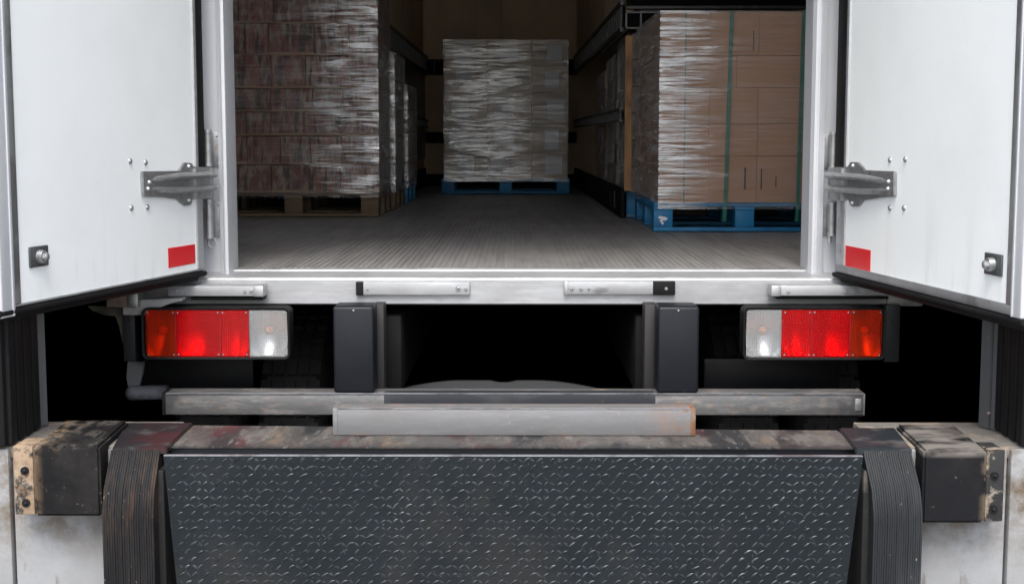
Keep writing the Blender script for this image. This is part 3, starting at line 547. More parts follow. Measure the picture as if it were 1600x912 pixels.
g = G().box(X(300, 467, 4.70), X(412, 467, 4.70), 4.68, YFc - .001, Z(469, 4.68), Z(464, 4.68)); obj('shadow_gap_strip', g, 'rubber', T)  # black strip standing in for the shadow below the left buffer strip
g = G().box(X(1212, 467, 4.70), X(1386, 467, 4.70), 4.68, YFc - .001, Z(467, 4.68), Z(463, 4.68)); obj('shadow_gap_strip', g, 'rubber', T)  # the same dark strip for the shadow on the right
for o_ in [o for o in S.objects if o.name.startswith('shadow_gap')]: o_.name = 'painted_shadow_strip'  # one name for both painted shadow strips

# tail lamps
def lamp(cells, px0, px1, py0, py1, side):
    Yf = 4.60; x0, x1 = X(px0, 520, Yf), X(px1, 520, Yf); z0, z1 = Z(py1, Yf), Z(py0, Yf)
    # housing: tray with rounded corners
    def rrect(a0, a1, b0, b1, r, n=5):
        pts = []
        for (cx, cz, s0) in ((a1 - r, b1 - r, 0), (a0 + r, b1 - r, 90), (a0 + r, b0 + r, 180), (a1 - r, b0 + r, 270)):
            for k in range(n + 1): an = math.radians(s0 + 90 * k / n); pts.append((cx + r * math.cos(an), cz + r * math.sin(an)))
        return pts
    g = G(); o1 = rrect(x0, x1, z0, z1, .020); i1 = rrect(x0 + .007, x1 - .007, z0 + .007, z1 - .007, .015)
    n = len(o1); vs = [(p[0], Yf - .006, p[1]) for p in o1] + [(p[0], Yf - .004, p[1]) for p in i1] + [(p[0], Yf + .006, p[1]) for p in i1] + [(p[0], Yf + .075, p[1]) for p in o1]
    fs = []
    for k in range(n):
        q = (k + 1) % n; fs += [(k, q, n + q, n + k), (n + k, n + q, 2 * n + q, 2 * n + k), (k, 3 * n + k, 3 * n + q, q)]
    fs.append(tuple(range(3 * n, 4 * n))); g.add(vs, fs)
    h = obj('tail_lamp', g, 'rubber', T, smooth=40)
    zi0, zi1 = z0 + .0075, z1 - .0075
    for (c0, c1, lm, kind) in cells:
        a, b = X(c0, 520, Yf), X(c1, 520, Yf)
        corner = .013
        L0 = min(a, b); L1 = max(a, b)
        if L0 < x0 + .02 or L1 > x1 - .02:      # end cell: rounded outer corners
            pts = rrect(L0, L1, zi0, zi1, corner)
            if L0 < x0 + .02: pts = [(p[0] if p[0] < (L0 + L1) / 2 else L1, p[1] if p[0] < (L0 + L1) / 2 else (zi1 if p[1] > (zi0 + zi1) / 2 else zi0)) for p in pts]
            else: pts = [(p[0] if p[0] > (L0 + L1) / 2 else L0, p[1] if p[0] > (L0 + L1) / 2 else (zi1 if p[1] > (zi0 + zi1) / 2 else zi0)) for p in pts]
            pp = []
            for p in pts:
                if not pp or (abs(p[0] - pp[-1][0]) + abs(p[1] - pp[-1][1])) > 1e-5: pp.append(p)
            if (abs(pp[0][0] - pp[-1][0]) + abs(pp[0][1] - pp[-1][1])) < 1e-5: pp.pop()
            pts = pp
        else: pts = [(L1, zi1), (L0, zi1), (L0, zi0), (L1, zi0)]
        g = G(); g.add([(p[0], Yf - .003, p[1]) for p in pts], [tuple(range(len(pts)))])
        # rim turned back round the cell
        obj('lens', g, lm, h, smooth=None)
        # reflector bowl
        cx = (a + b) / 2; hw = (L1 - L0) / 2 - .002; hh = (zi1 - zi0) / 2 - .002; cz = (zi0 + zi1) / 2; g = G(); vs = []; fs = []; nu, nv = 16, 16
        for j in range(nv + 1):
            for i in range(nu + 1):
                u, v = -1 + 2 * i / nu, -1 + 2 * j / nv; r2 = min(1, (u * u + v * v) * .72)
                vs.append((cx + u * hw, Yf + .008 + .045 * (1 - r2), cz + v * hh))
        for j in range(nv):
            for i in range(nu): q = j * (nu + 1) + i; fs.append((q, q + 1, q + nu + 2, q + nu + 1))
        g.add(vs, fs); obj('reflector', g, 'chrome', h, smooth=80)
        if kind: 
            g = G(); g.dome((cx + .004 * (1 if side else -1), Yf + .045, cz + .004), (0, -1, 0), .015, .026, 14); obj('bulb', g, kind, h, smooth=80)
    g = G()
    for (c0, c1, lm, kind) in cells[:-1]:
        a = X(c1, 520, Yf); g.box(a - .0012, a + .0012, Yf - .0045, Yf + .01, zi0 + .002, zi1 - .002)
    obj('divider', g, 'lens_edge', h)
    rr = random.Random(9)
    for (c0, c1, lm, kind) in cells:
        a, b = X(c0, 520, Yf), X(c1, 520, Yf)
        for xx in (a + .008, b - .008):
            for zz in (zi0 + .008, zi1 - .008):
                g = G().cyl((xx, Yf - .001, zz), (xx, Yf - .0055, zz), .0028, 8); obj('screw', g, 'galv', h)
    # bracket behind
    obj('lamp_bracket', G().box(x0 + .05, x1 - .05, Yf + .076, YFc + .03, z1 - .05, z1 - .01, .003), 'chassis', T)
M['lens_edge'] = mat('dark_red_lens_edge', (.22, .002, .004), .3)
M['bulb_red'] = mat('lamp_bulb', (.9, .85, .8), .15)
lamp([(228, 275, 'lens_amber', 'amber_in'), (275, 345, 'lens_red', None), (345, 389, 'lens_red', None), (390, 449, 'lens_clear', 'bulb')], 222, 453, 481, 561, 0)
lamp([(1166, 1221, 'lens_clear', 'bulb'), (1222, 1268, 'lens_red', None), (1268, 1328, 'lens_red', None), (1329, 1378, 'lens_amber', 'amber_in')], 1161, 1383, 480, 561, 1)
# hanging brackets outboard of the lamps
def hang(px0, px1, Y=4.70, y0=480, y1=565, yt=476):
    x0, x1 = X(px0, 520, Y), X(px1, 520, Y); g = G().box(x0, x1, Y, Y + .05, Z(y1, Y), Z(yt, Y), .003); g.dome(((x0 + x1) / 2, Y, Z(500, Y)), (0, -1, 0), .005, .004, 8); return obj('lamp_side_bracket', g, 'bracket_grey', T)
M['bracket_grey'] = mat('dark_grey_bracket', (.035, .039, .045), .5, .2, layers=[dict(c=(.03, .03, .033), s=9, lo=.5, hi=.66, a=.7)], bump=[(30, (1, 1, 1), .2, .003)])
hang(192, 211); hang(1383, 1406)
# left latch block and pale bracket
Yk = 4.62
z0 = Z(494, Yk); z1 = Z(472, Yk)
out = [(192, 470), (285, 466), (285, 470), (270, 473), (258, 477), (246, 482), (236, 488), (224, 492), (192, 492)]
g = G().prism([(X(a, b, Yk), Z(b, Yk, a)) for a, b in out], 1, Yk, Yk + .06); obj('corner_bracket', g, 'zinc', T, bev=.002)
g = G().box(X(170, 470, Yk), X(203, 470, Yk), Yk - .03, Yk + .05, Z(479, Yk), Z(457, Yk), .004); obj('latch_block', g, 'rusty', T)
g = G().box(X(203, 470, Yk), X(220, 470, Yk), Yk - .036, Yk + .05, Z(479, Yk), Z(455, Yk), .004); obj('latch_block', g, 'galv', T)
g = G()
pts = [(136, 478), (145, 486), (162, 492), (180, 494), (186, 510), (190, 530), (193, 540), (193, 480)]
g.prism([(X(a, b, Yk + .1), Z(b, Yk + .1, a)) for a, b in pts], 1, Yk + .1, Yk + .13)
M['flap'] = mat('dusty_torn_flap', (.14, .125, .10), .8, layers=[dict(c=(.03, .03, .03), s=10, lo=.45, hi=.6, a=.8)])
g = G().prism([(X(a, b, Yk + .1), Z(b, Yk + .1, a)) for a, b in pts], 1, Yk + .1, Yk + .13); obj('torn_flap', g, 'flap', T, bev=.002)
obj('corner_plate', G().box(X(1386, 470, 4.74), X(1442, 470, 4.74), 4.74, 4.8, Z(478, 4.74), Z(462, 4.74), .003), 'zinc', T)

# underrun bar, posts
Yu = 4.50
xa, xb = X(255, 630, Yu), X(1350, 630, Yu); z0, z1 = Z(648, Yu), Z(615, Yu)
bar = obj('underrun_bar', G().box(xa, xb, Yu, Yu + .10, z0, z1, .003), 'bar', T)
obj('end_cap', G().box(xa - .004, xa + .008, Yu - .0015, Yu + .101, z0 - .001, z1 + .0015, .001), 'rubber', bar)
obj('end_cap', G().box(xb - .002, xb + .003, Yu - .0015, Yu + .101, z0 - .001, z1 + .0015, .001), 'bar', bar)
obj('worn_edge', G().box(xa + .01, xb - .005, Yu - .0032, Yu + .003, z1 - .0024, z1 + .0026, .0005, 1), 'edge', bar)
obj('dark_insert', G().box(X(600, 620, Yu), X(1024, 620, Yu), Yu - .0025, Yu + .05, z0 + .002, z1 + .0022, .001), 'slate', bar)
obj('fixing_plate', G().box(X(1336, 630, Yu), X(1346, 630, Yu), Yu - .0025, Yu + .01, Z(641, Yu), Z(622, Yu), .001), 'galv', bar)
for a, b, c, d in ((521, 584, 585, 599), (1028, 1092, 1008, 1027)):
    p = obj('bar_post', G().box(X(a, 540, Yu), X(b, 540, Yu), Yu - .004, Yu + .13, z1 + .0035, Z(479, Yu), .008, 3), 'navy', T)
    px_ = X((a + b) / 2, 483, Yu); g = G().dome((px_, Yu - .004, Z(485, Yu)), (0, -1, 0), .004, .003, 8); obj('rivet', g, 'galv', p)
M['inner'] = mat('dim_grey_post', (.02, .019, .019), .6, layers=[dict(c=(.10, .07, .045), s=10, lo=.5, hi=.62, a=.7, grad=[(2, -.07, -.16)])])
for c, d in ((584, 600), (1007, 1027)):
    obj('inner_post', G().box(X(c, 540, 4.66), X(d, 540, 4.66), 4.66, 4.76, Z(640, 4.66), Z(476, 4.66), .003), 'inner', T)
# arched cross plate with a notch
Yc = 4.95; pts = []
ctr = X(780, 600, Yc)
for k in range(25):
    px_ = 612 + (948 - 612) * k / 24; u = (px_ - 780) / 168; py_ = 595 + 16 * max(0, abs(u) - .36) ** 1.7 * 2.1
    if abs(px_ - 787) < 16: py_ += 3
    pts.append((X(px_, py_, Yc), Z(py_, Yc)))
pts += [(X(948, 640, Yc), Z(645, Yc)), (X(612, 640, Yc), Z(645, Yc))]
M['inner2'] = mat('dim_grey_plate', (.05, .053, .056), .6, layers=[dict(c=(.05, .05, .05), s=10, lo=.5, hi=.62, a=.7)])
obj('arched_cross_plate', G().prism(pts, 1, Yc, Yc + .02), 'inner2', T)
# wheels, mudguards, chassis rails, axle
def wheel(x0, x1, y, r, parent=T):
    cx = (x0 + x1) / 2; wdt = x1 - x0; n = 40; prof = [(-.5, .62), (-.5, .86), (-.44, .96), (-.36, 1.0), (.36, 1.0), (.44, .96), (.5, .86), (.5, .62)]
    g = G(); vs = []; fs = []
    for k in range(n):
        a = 2 * math.pi * k / n
        for (u, rr_) in prof: vs.append((cx + u * wdt, y + math.cos(a) * r * rr_, r + math.sin(a) * r * rr_))
    m_ = len(prof)
    for k in range(n):
        q = (k + 1) % n
        for i in range(m_ - 1): fs.append((k * m_ + i, k * m_ + i + 1, q * m_ + i + 1, q * m_ + i))
        fs.append((k * m_ + m_ - 1, k * m_, q * m_, q * m_ + m_ - 1))
    g.add(vs, fs); ty = obj('tyre', g, 'tyre', parent, smooth=40)
    g = G()      # tread blocks
    for k in range(n):
        a = 2 * math.pi * (k + .5) / n; c, s_ = math.cos(a), math.sin(a)
        for i in range(5):
            u = -.36 + i * .72 / 4.0; bx_ = cx + u * wdt; hw = wdt * .07; ht = r * math.pi / n * .72; vs = []
            for dx in (-hw, hw):
                for dt in (-ht, ht):
                    for dr in (.995 * r, 1.03 * r): vs.append((bx_ + dx, y + c * dr - s_ * dt, r + s_ * dr + c * dt))
            g.add(vs, [(0, 1, 3, 2), (4, 6, 7, 5), (0, 4, 5, 1), (2, 3, 7, 6), (0, 2, 6, 4), (1, 5, 7, 3)])
    tb = obj('tread_blocks', g, 'tyre', ty, smooth=None); tb['kind'] = 'stuff'
    g = G().cyl((cx - wdt * .42, y, r), (cx + wdt * .42, y, r), r * .62, 24); obj('rim', g, 'ggrey', ty)
for s in (-1, 1):
    for (a, b) in ((1.32, 1.06), (1.0, .74)):
        wheel(min(s * a, s * b), max(s * a, s * b), 5.75, .52)
    # mudguard arc over the wheels
    g = G(); n = 14; yc, rc = 5.75, .63
    for k in range(n):
        a0, a1 = math.radians(112 - k * 7), math.radians(112 - (k + 1) * 7); r1 = rc + .012
        vs = [(xx, yc + math.cos(aa) * q, .50 + math.sin(aa) * q) for xx in (s * .70, s * 1.36) for aa in (a0, a1) for q in (rc, r1)]
        g.add(vs, [(0, 1, 3, 2), (4, 6, 7, 5), (0, 4, 5, 1), (2, 3, 7, 6), (0, 2, 6, 4), (1, 5, 7, 3)])
    obj('mudguard', g, 'chassis', T, smooth=40)
    obj('chassis_rail', G().box(min(s * .40, s * .47), max(s * .40, s * .47), 4.78, YB, FL - .42, FL - .15, .01), 'chassis', T)
Yg = 5.02
M['flapb'] = mat('dusty_black_mudflap', (.006, .0065, .008), .5, spec=.3, layers=[dict(c=(.10, .105, .115), s=9, st=(1, 1, 2), lo=.42, hi=.58, a=.85, grad=[(2, -.045, -.060)]), dict(c=(.035, .037, .04), s=8, st=(1, 1, 2), lo=.45, hi=.6, a=.7, grad=[(2, .045, .060)])])
obj('mudflap', G().box(X(222, 600, Yg), X(396, 600, Yg), Yg, Yg + .012, Z(613, Yg), Z(560, Yg), .004), 'flapb', T)
obj('mudflap', G().box(X(1100, 600, Yg), X(1312, 600, Yg), Yg, Yg + .012, Z(613, Yg), Z(560, Yg), .004), 'flapb', T)
g = G(); p0 = at(205, 614, 4.95); p1 = at(262, 612, 4.95)
g.cyl((p0.x, 4.95, p0.z), (p1.x, 4.95, p1.z), .026, 16); g.dome((p0.x, 4.95, p0.z), (-1, 0, 0), .026, .02, 16); obj('cross_tube', g, 'dust', T, smooth=60)
g = G().prism([(X(a, b, 5.0), Z(b, 5.0, a)) for a, b in ((199, 565), (225, 565), (222, 585), (216, 606), (200, 606), (197, 590))], 1, 5.0, 5.03); obj('guard_edge', g, 'dust', T, bev=.003)
obj('axle', G().cyl((-1.3, 5.75, .52), (1.3, 5.75, .52), .06, 16), 'chassis', T)

# ------------------------------------------------------------------ rear doors
def door(side):
    if side == 0: hp, np_ = (317, 422), (1, 484)
    else: hp, np_ = (1307, 424), (1598, 497)
    Yh = 4.74; h = at(hp[0], hp[1], Yh); zb = h.z; e = onz(np_[0], np_[1], zb)
    U = Vector((e.x - h.x, e.y - h.y, 0)); Wd = U.length; U.normalize(); s = 1 if side == 0 else -1
    V2 = Vector((-U.y, U.x, 0))         # U x V2 = +z
    F = Matrix(((U.x, V2.x, 0, h.x), (U.y, V2.y, 0, h.y), (0, 0, 1, 0), (0, 0, 0, 1)))
    Fi = F.inverted()
    def D(px, py, off=0):
        d = ray(px, py); o = Fi @ CAM; dd = Fi.to_3x3() @ d; tt = (off - o.y) / dd.y; p = o + dd * tt; return p.x, p.z
    s = 1 if (Fi @ CAM).y > 0 else -1
    zt = CAM.z + 1.62; th = .055
    def B(u0, u1, w0, w1, v0, v1, bev=0, seg=2): return G().box(u0, u1, min(s * w0, s * w1), max(s * w0, s * w1), v0, v1, bev, seg)
    fw = .052
    pu0 = abs(D(306 if side == 0 else 1322, 350)[0]); pu1 = D(30 if side == 0 else 1575, 440)[0]; pb = D(164, 448)[1] if side == 0 else D(1484, 453)[1]
    panel = obj('cargo_door', B(pu0 - .004, pu1 + .004, -.05, 0, pb - .004, zt - .05), 'white', T, F)
    panel['label'] = 'white rear door swung open on the %s with red reflector' % ('left', 'right')[side]
    # edging: bottom, hinge side, free side, all butted with mitre-like gaps
    obj('edging', B(.0, Wd, -.052, .006, zb, pb - .0005, .003), 'alu_dark', panel, F)
    obj('edging', B(pu0 - .020, pu0 - .001, -.052, .006, pb, zt - .05, .002), 'alu', panel, F)
    obj('edging', B(pu1 + .001, pu1 + .032, -.052, .006, pb, zt - .05, .003), 'alu_dark', panel, F)
    obj('edging', B(pu1 + .034, Wd + .012, -.05, .012, pb - .03, zt - .05, .006, 3), 'pale_alu', panel, F)
    obj('edging', B(pu1 + .045, pu1 + .052, .010, .015, pb - .028, zt - .06, .002, 2), 'pale_alu', panel, F)
    # black gasket along the bottom and up the hinge side
    g = G(); pr = [(-.040, zb - .002), (.012, zb - .002), (.016, zb - .008), (.015, zb - .014), (.006, zb - .020), (-.040, zb - .020)]
    g.prism([(s * a, b) for a, b in pr], 0, -.004, Wd + .02); obj('gasket', g, 'rubber', panel, F, bev=.002)
    g = G().prism([(s * a, b) for a, b in [(-.045, zb - .021), (.000, zb - .021), (-.006, zb - .033), (-.045, zb - .033)]], 0, .03, Wd + .015); obj('gasket_lip', g, 'rubber', panel, F)
    hz = D(300, 262)[1] if side == 0 else D(1322, 262)[1]
    obj('gasket', B(-.022, pu0 - .022, -.045, .008, hz, zt - .05, .004), 'rubber', panel, F)
    obj('edging', B(-.004, pu0 - .021, -.045, .004, zb + .004, hz - .055, .003), 'alu', panel, F)
    # reflector
    c = [(263, 388), (304, 381), (305, 410), (263, 420)] if side == 0 else [(1322, 383), (1360, 391), (1360, 424), (1321, 416)]
    q = [D(*p) for p in c]; u0 = min(p[0] for p in q); u1 = max(p[0] for p in q); v0 = sum(sorted(p[1] for p in q)[:2]) / 2; v1 = sum(sorted(p[1] for p in q)[2:]) / 2
    obj('reflector', B(max(u0, pu0 + .001), u1, 0, .0015, v0, v1, .0006, 1), 'red_ref', panel, F)
    # rivets
    for p in ([(203, 252), (227, 254), (205, 325), (230, 324)] if side == 0 else [(1391, 250), (1415, 249), (1391, 325), (1413, 325)]):
        u, v = D(*p); obj('rivet', G().dome((u, 0, v), (0, s, 0), .0095, .007, 12), 'galv', panel, F, smooth=80)
    # latch plate with stud
    c = ((44, 384, 73, 417, 66, 400), (1541, 396, 1568, 430, 1546, 411))[side]
    ua, va = D(c[0], (c[1] + c[3]) / 2); ub, vb = D(c[2], (c[1] + c[3]) / 2); um = (ua + ub) / 2; vv = (va + vb) / 2; hw = abs(ub - ua) / 2; hh = abs(D(c[0], c[1])[1] - D(c[0], c[3])[1]) / 2
    lp = obj('latch_plate', B(um - hw, um + hw, 0, .007, vv - hh, vv + hh, .003, 2), 'latchm', panel, F)
    g = G().cyl((um, s * .006, vv), (um, s * .022, vv), .019, 16, .017); g.cyl((um, s * .020, vv), (um, s * .030, vv), .012, 6, .011); g.dome((um, s * .030, vv), (0, s, 0), .011, .004, 8)
    obj('latch_stud', g, 'galv', panel, F, smooth=35)
    # hinge strap: outline read in the plane of the door
    out = [(218, 268), (276, 267), (284, 254), (296, 255), (298, 260), (306, 261), (318, 261), (318, 308), (306, 309), (297, 310), (295, 320), (285, 321), (273, 311), (251, 308), (220, 307)]
    if side == 1: out = [(1402, 268), (1356, 266), (1345, 254), (1333, 253), (1329, 260), (1322, 261), (1309, 261), (1309, 311), (1322, 311), (1330, 312), (1333, 322), (1345, 322), (1352, 313), (1375, 309), (1402, 306)]
    pl = [D(*p) for p in out]; g = G().prism(pl, 1, s * .0015, s * .011) if False else G()
    vs = [(u, s * .002, v) for u, v in pl] + [(u, s * .011, v) for u, v in pl]; n = len(pl)
    g.add(vs, [(k, (k + 1) % n, n + (k + 1) % n, n + k) for k in range(n)] + [tuple(range(n))[::-1], tuple(range(n, 2 * n))])
    hs = obj('hinge_strap', g, 'galv', panel, F, bev=.0025)
    # two pressed ridges along the strap
    uA = D(232 if side == 0 else 1390, 290)[0]; uB = D(318 if side == 0 else 1309, 290)[0] - .045
    zc = D(260, 287)[1] if side == 0 else D(1350, 288)[1]
    for k in (-1, 1):
        g = G(); n = 14; vs = []; ring = [(-1, 0), (-.7, .7), (0, 1), (.7, .7), (1, 0)]
        for i in range(n + 1):
            f = i / n; u = uA + (uB - uA) * f; rise = .008 + .020 * min(1, f * 1.6) - (.006 if f > .9 else 0); wdt = .010 + .003 * f; cz = zc + k * (.014 + .008 * min(1, f * 2.5))
            if i == 0: rise = .001; wdt = .003
            for (a, b) in ring: vs.append((u, s * (.0105 + rise * b), cz + wdt * a))
        fs = []
        for i in range(n):
            for j in range(4): q = i * 5 + j; fs.append((q, q + 1, q + 6, q + 5))
        fs += [tuple(range(5)), tuple(range(n * 5, n * 5 + 5))[::-1]]
        g.add(vs, fs); obj('ridge', g, 'galv', panel, F, smooth=50)
    for p in ([(228, 285), (226, 295), (290, 260), (290, 313)] if side == 0 else [(1394, 284), (1393, 295), (1338, 259), (1337, 317)]):
        u, v = D(*p); obj('bolt', G().dome((u, s * .011, v), (0, s, 0), .0075, .008, 10), 'galv_light', panel, F, smooth=80)
    # knuckle joining strap to the pin
    kx = X(326 if side == 0 else 1301, 290, 4.79); zk0, zk1 = Z(309, 4.79), Z(262, 4.79)
    if side == 1: zk0, zk1 = Z(311, 4.79), Z(262, 4.79)
    a = F @ Vector((-.0, s * .02, 0)); b = F @ Vector((.075, s * .012, 0)); 
    g = G().cyl((kx, 4.79, zk0), (kx, 4.79, zk1), .0165, 16)
    hx = Vector((kx, 4.79, 0)); dirv = (b - hx).normalized(); nn_ = Vector((-dirv.y, dirv.x, 0)); pts = [hx + nn_ * .012, b + nn_ * .010, b - nn_ * .010, hx - nn_ * .012]
    g.prism([(p.x, p.y) for p in pts], 2, zk0, zk1); kn = obj('hinge_knuckle', g, 'galv_mid', T, smooth=35)
    # hinge pin brackets on the post
    za, zb_ = ((205, 258, 314, 370), (209, 262, 318, 366))[side][:2], ((205, 258, 314, 370), (209, 262, 318, 366))[side][2:]
    for (ya, yb) in (za, zb_):
        g = G().cyl((kx, 4.79, Z(yb, 4.79)), (kx, 4.79, Z(ya, 4.79)), .0115, 14)
        for yy in (ya, yb): g.cyl((kx, 4.79, Z(yy, 4.79) - .005), (kx, 4.79, Z(yy, 4.79) + .005), .0145, 14)
        d_ = 1 if side == 0 else -1
        g.box(min(kx - d_ * .002, kx + d_ * .006), max(kx - d_ * .002, kx + d_ * .006), 4.80, 4.858, Z(yb, 4.79) - .002, Z(ya, 4.79) - .004, .002)
        g.box(min(kx - d_ * .012, kx + d_ * .026), max(kx - d_ * .012, kx + d_ * .026), 4.852, 4.8595, Z(yb, 4.79) - .006, Z(ya, 4.79) - .004, .002)
        for yy in (ya + 8, yb - 8): g.dome((kx + d_ * .018, 4.852, Z(yy, 4.79)), (0, -1, 0), .004, .004, 8)
        obj('hinge_bracket', g, 'galv_mid', T, smooth=35)
    if side == 0:
        g = G(); c0 = at(331, 379, 4.80)
        pts = [(c0.x + .013 * math.cos(a_), 4.80, c0.z + .018 * math.sin(a_)) for a_ in [2 * math.pi * k / 12 for k in range(13)]]
        g.tube(pts, .0035, 6); obj('pin_loop', g, 'galv_light', T)
    else:
        p = at(1296, 374, 4.80); obj('pin_tail', G().cyl((p.x, 4.80, p.z - .012), (p.x, 4.80, p.z + .02), .007, 10), 'galv_light', T)
M['galv_mid'] = mat('satin_galvanised_steel', (.34, .345, .35), .42, .6, layers=[dict(c=(.2, .2, .2), s=30, d=8, lo=.5, hi=.66, a=.7), dict(c=(.25, .17, .11), s=50, lo=.62, hi=.7, a=.6)], bump=[(70, (1, 1, 1), .25, .002)])
M['latchm'] = mat('dark_latch_casting', (.10, .11, .115), .4, .6, layers=[dict(c=(.2, .21, .21), s=30, lo=.5, hi=.7, a=.6)])
door(0); door(1)

# ------------------------------------------------------------------ pallets and loads
def pallet(load, x0, x1, y0, y1, h, m, name='pallet', bw=.105):
    """returns the top height; boards and blocks are children of the pallet's bottom board frame"""
    z = FL + .002; tb = .018; wd = x1 - x0
    bs = bw
    base = obj(name, G().box(x0, x1, y0, y0 + .10, z, z + tb, .002), m, load)
    bd = lambda *a: obj('board', G().box(*a, .002, 1), m, base)
    for yy in ((y0 + y1) / 2 - .05, y1 - .10): bd(x0, x1, yy, yy + .10, z, z + tb)
    xs = [x0, (x0 + x1) / 2 - bs / 2, x1 - bs]
    for xx in xs:
        for yy in (y0, (y0 + y1) / 2 - .06, y1 - .12):
            obj('block', G().box(xx + .001, xx + bs - .001, yy + .002, yy + .118, z + tb, h - 2 * tb, .003), m, base)
        bd(xx, xx + bs, y0 + .0, y1, h - 2 * tb, h - tb)
    n = max(5, int((y1 - y0) / .13)); s = (y1 - y0) / n
    for k in range(n): bd(x0, x1, y0 + k * s, y0 + k * s + s * .82, h - tb, h)
    return base
def tiers(ys, Y): return [Z(y, Y) for y in ys]
def wrap(load, x0, x1, y0, y1, z0, z1, faces, rnd, mats, off=.006, nu=40, nv=60, amp=.004):
    a = off
    c = {'front': [(x0 - a, y0 - a, z0), (x1 + a, y0 - a, z0), (x0 - a, y0 - a, z1), (x1 + a, y0 - a, z1)],
         'right': [(x1 + a, y0 - a, z0), (x1 + a, y1, z0), (x1 + a, y0 - a, z1), (x1 + a, y1, z1)],
         'left': [(x0 - a, y1, z0), (x0 - a, y0 - a, z0), (x0 - a, y1, z1), (x0 - a, y0 - a, z1)]}
    for f, mm_ in zip(faces, mats):
        g = G(); v_, f_ = wall_grid(c[f], nu, nv, amp, rnd); g.add(v_, f_); obj('stretch_wrap', g, mm_, load, smooth=180)

rnd = random.Random(4)
# --- left stacks
YLf = onz(592, 339, FL).y; xr_ = X(592, 338, YLf); wl = .985; xl_ = xr_ - wl
dep = .80
PH = Z(301, YLf)
def left_load(y0, y1, xr, tops, label, n_deep, wrapm=('wrap_l', 'wrap_side'), pm='wood', nbots=None, cartm='tins', group='wrapped loads along the left wall', cols=5):
    xl = xr - wl; t = thing('pallet_load', label, 'pallet load', ((xl + xr) / 2, (y0 + y1) / 2, FL), group)
    pallet(t, xl, xr, y0, y1, PH, pm)
    cw = wl / cols; cdp = (y1 - y0 - .02) / n_deep
    for (za, zb) in zip(tops, tops[1:]):
        bnd = [xl] + [xl + (i + rnd.uniform(-.18, .18)) * cw for i in range(1, cols)] + [xr]
        for i in range(cols):
            for j in range(n_deep):
                if j > 0 and i < cols - 1: continue
                a = bnd[i] + .002; b = bnd[i + 1] - .002; c = y0 + .01 + j * cdp + .003; d = c + cdp - .006
                dz = rnd.uniform(-.002, .002); dy = rnd.uniform(0, .008)
                o = obj('carton', G().box(a, b, c + dy, d, za + .002, zb - .003 + dz, .004, 1), cartm, t)
                if cartm == 'tins': obj('tray', G().box(a - .0015, b + .0015, c + dy - rnd.uniform(.001, .003), d + .001, za, za + rnd.uniform(.006, .017), .001, 1), 'tray', o)
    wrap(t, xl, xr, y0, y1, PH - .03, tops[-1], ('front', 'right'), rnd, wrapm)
    return t
tz = [PH] + tiers([257, 212, 174, 138, 86, 36, -18, -70], YLf)
left_load(YLf, YLf + dep, xr_, tz, 'tall wrapped stack of red and white packs on a wooden pallet, nearest on the left', 3)
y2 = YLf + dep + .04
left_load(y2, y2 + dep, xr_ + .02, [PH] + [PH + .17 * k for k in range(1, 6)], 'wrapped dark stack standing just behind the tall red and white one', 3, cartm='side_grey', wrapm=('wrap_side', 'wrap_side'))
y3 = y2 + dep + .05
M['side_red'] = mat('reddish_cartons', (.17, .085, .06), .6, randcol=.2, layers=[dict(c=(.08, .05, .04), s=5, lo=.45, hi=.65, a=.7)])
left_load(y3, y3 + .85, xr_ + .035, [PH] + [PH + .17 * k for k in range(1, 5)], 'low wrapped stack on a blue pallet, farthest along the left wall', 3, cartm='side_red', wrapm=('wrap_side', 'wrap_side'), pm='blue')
# --- goods standing behind the rails on the right
M['goods'] = mat('pale_brown_cartons', (.42, .34, .28), .6, randcol=.18, layers=[dict(c=(.12, .085, .06), s=5, lo=.46, hi=.62, a=.7)])
M['wrap_g'] = wrapmat('wrap_on_rail_goods', .8, .12, .7, zs=50, fmin=.3)
for k, (ya, yb, lab) in enumerate(((YS + .08, YS + 1.0, 'wrapped carton stack behind the right wall rails, nearest to the corner board'), (YS + 1.06, YS + 2.0, 'wrapped carton stack behind the right wall rails, second past the corner board'), (YS + 2.06, YS + 3.1, 'wrapped carton stack behind the right wall rails, deepest in the truck'))):
    xg = P1((ya + yb) / 2) + .022; t = thing('pallet_load', lab, 'pallet load', (xg + .4, (ya + yb) / 2, FL), 'wrapped loads behind the right wall rails')
    pallet(t, xg, xg + .8, ya, yb, PH, 'blue')
    hgt = Z(48, YS) - .004 - PH - (.0, .06, .12)[k]; nz = 6
    for j in range(nz):
        z0_, z1_ = PH + hgt * j / nz, PH + hgt * (j + 1) / nz; q = 3 if j % 2 else 2
        for m_ in range(q):
            c, d = ya + .01 + (yb - ya - .02) * m_ / q, ya + .01 + (yb - ya - .02) * (m_ + 1) / q
            obj('carton', G().box(xg + .012 + rnd.uniform(0, .012), xg + .75, c + .002, d - .002, z0_ + .001, z1_ - .003, .005, 1), 'goods', t)
    wrap(t, xg + .012, xg + .75, ya, yb, PH - .02, PH + hgt, ('left',), rnd, ('wrap_g',))
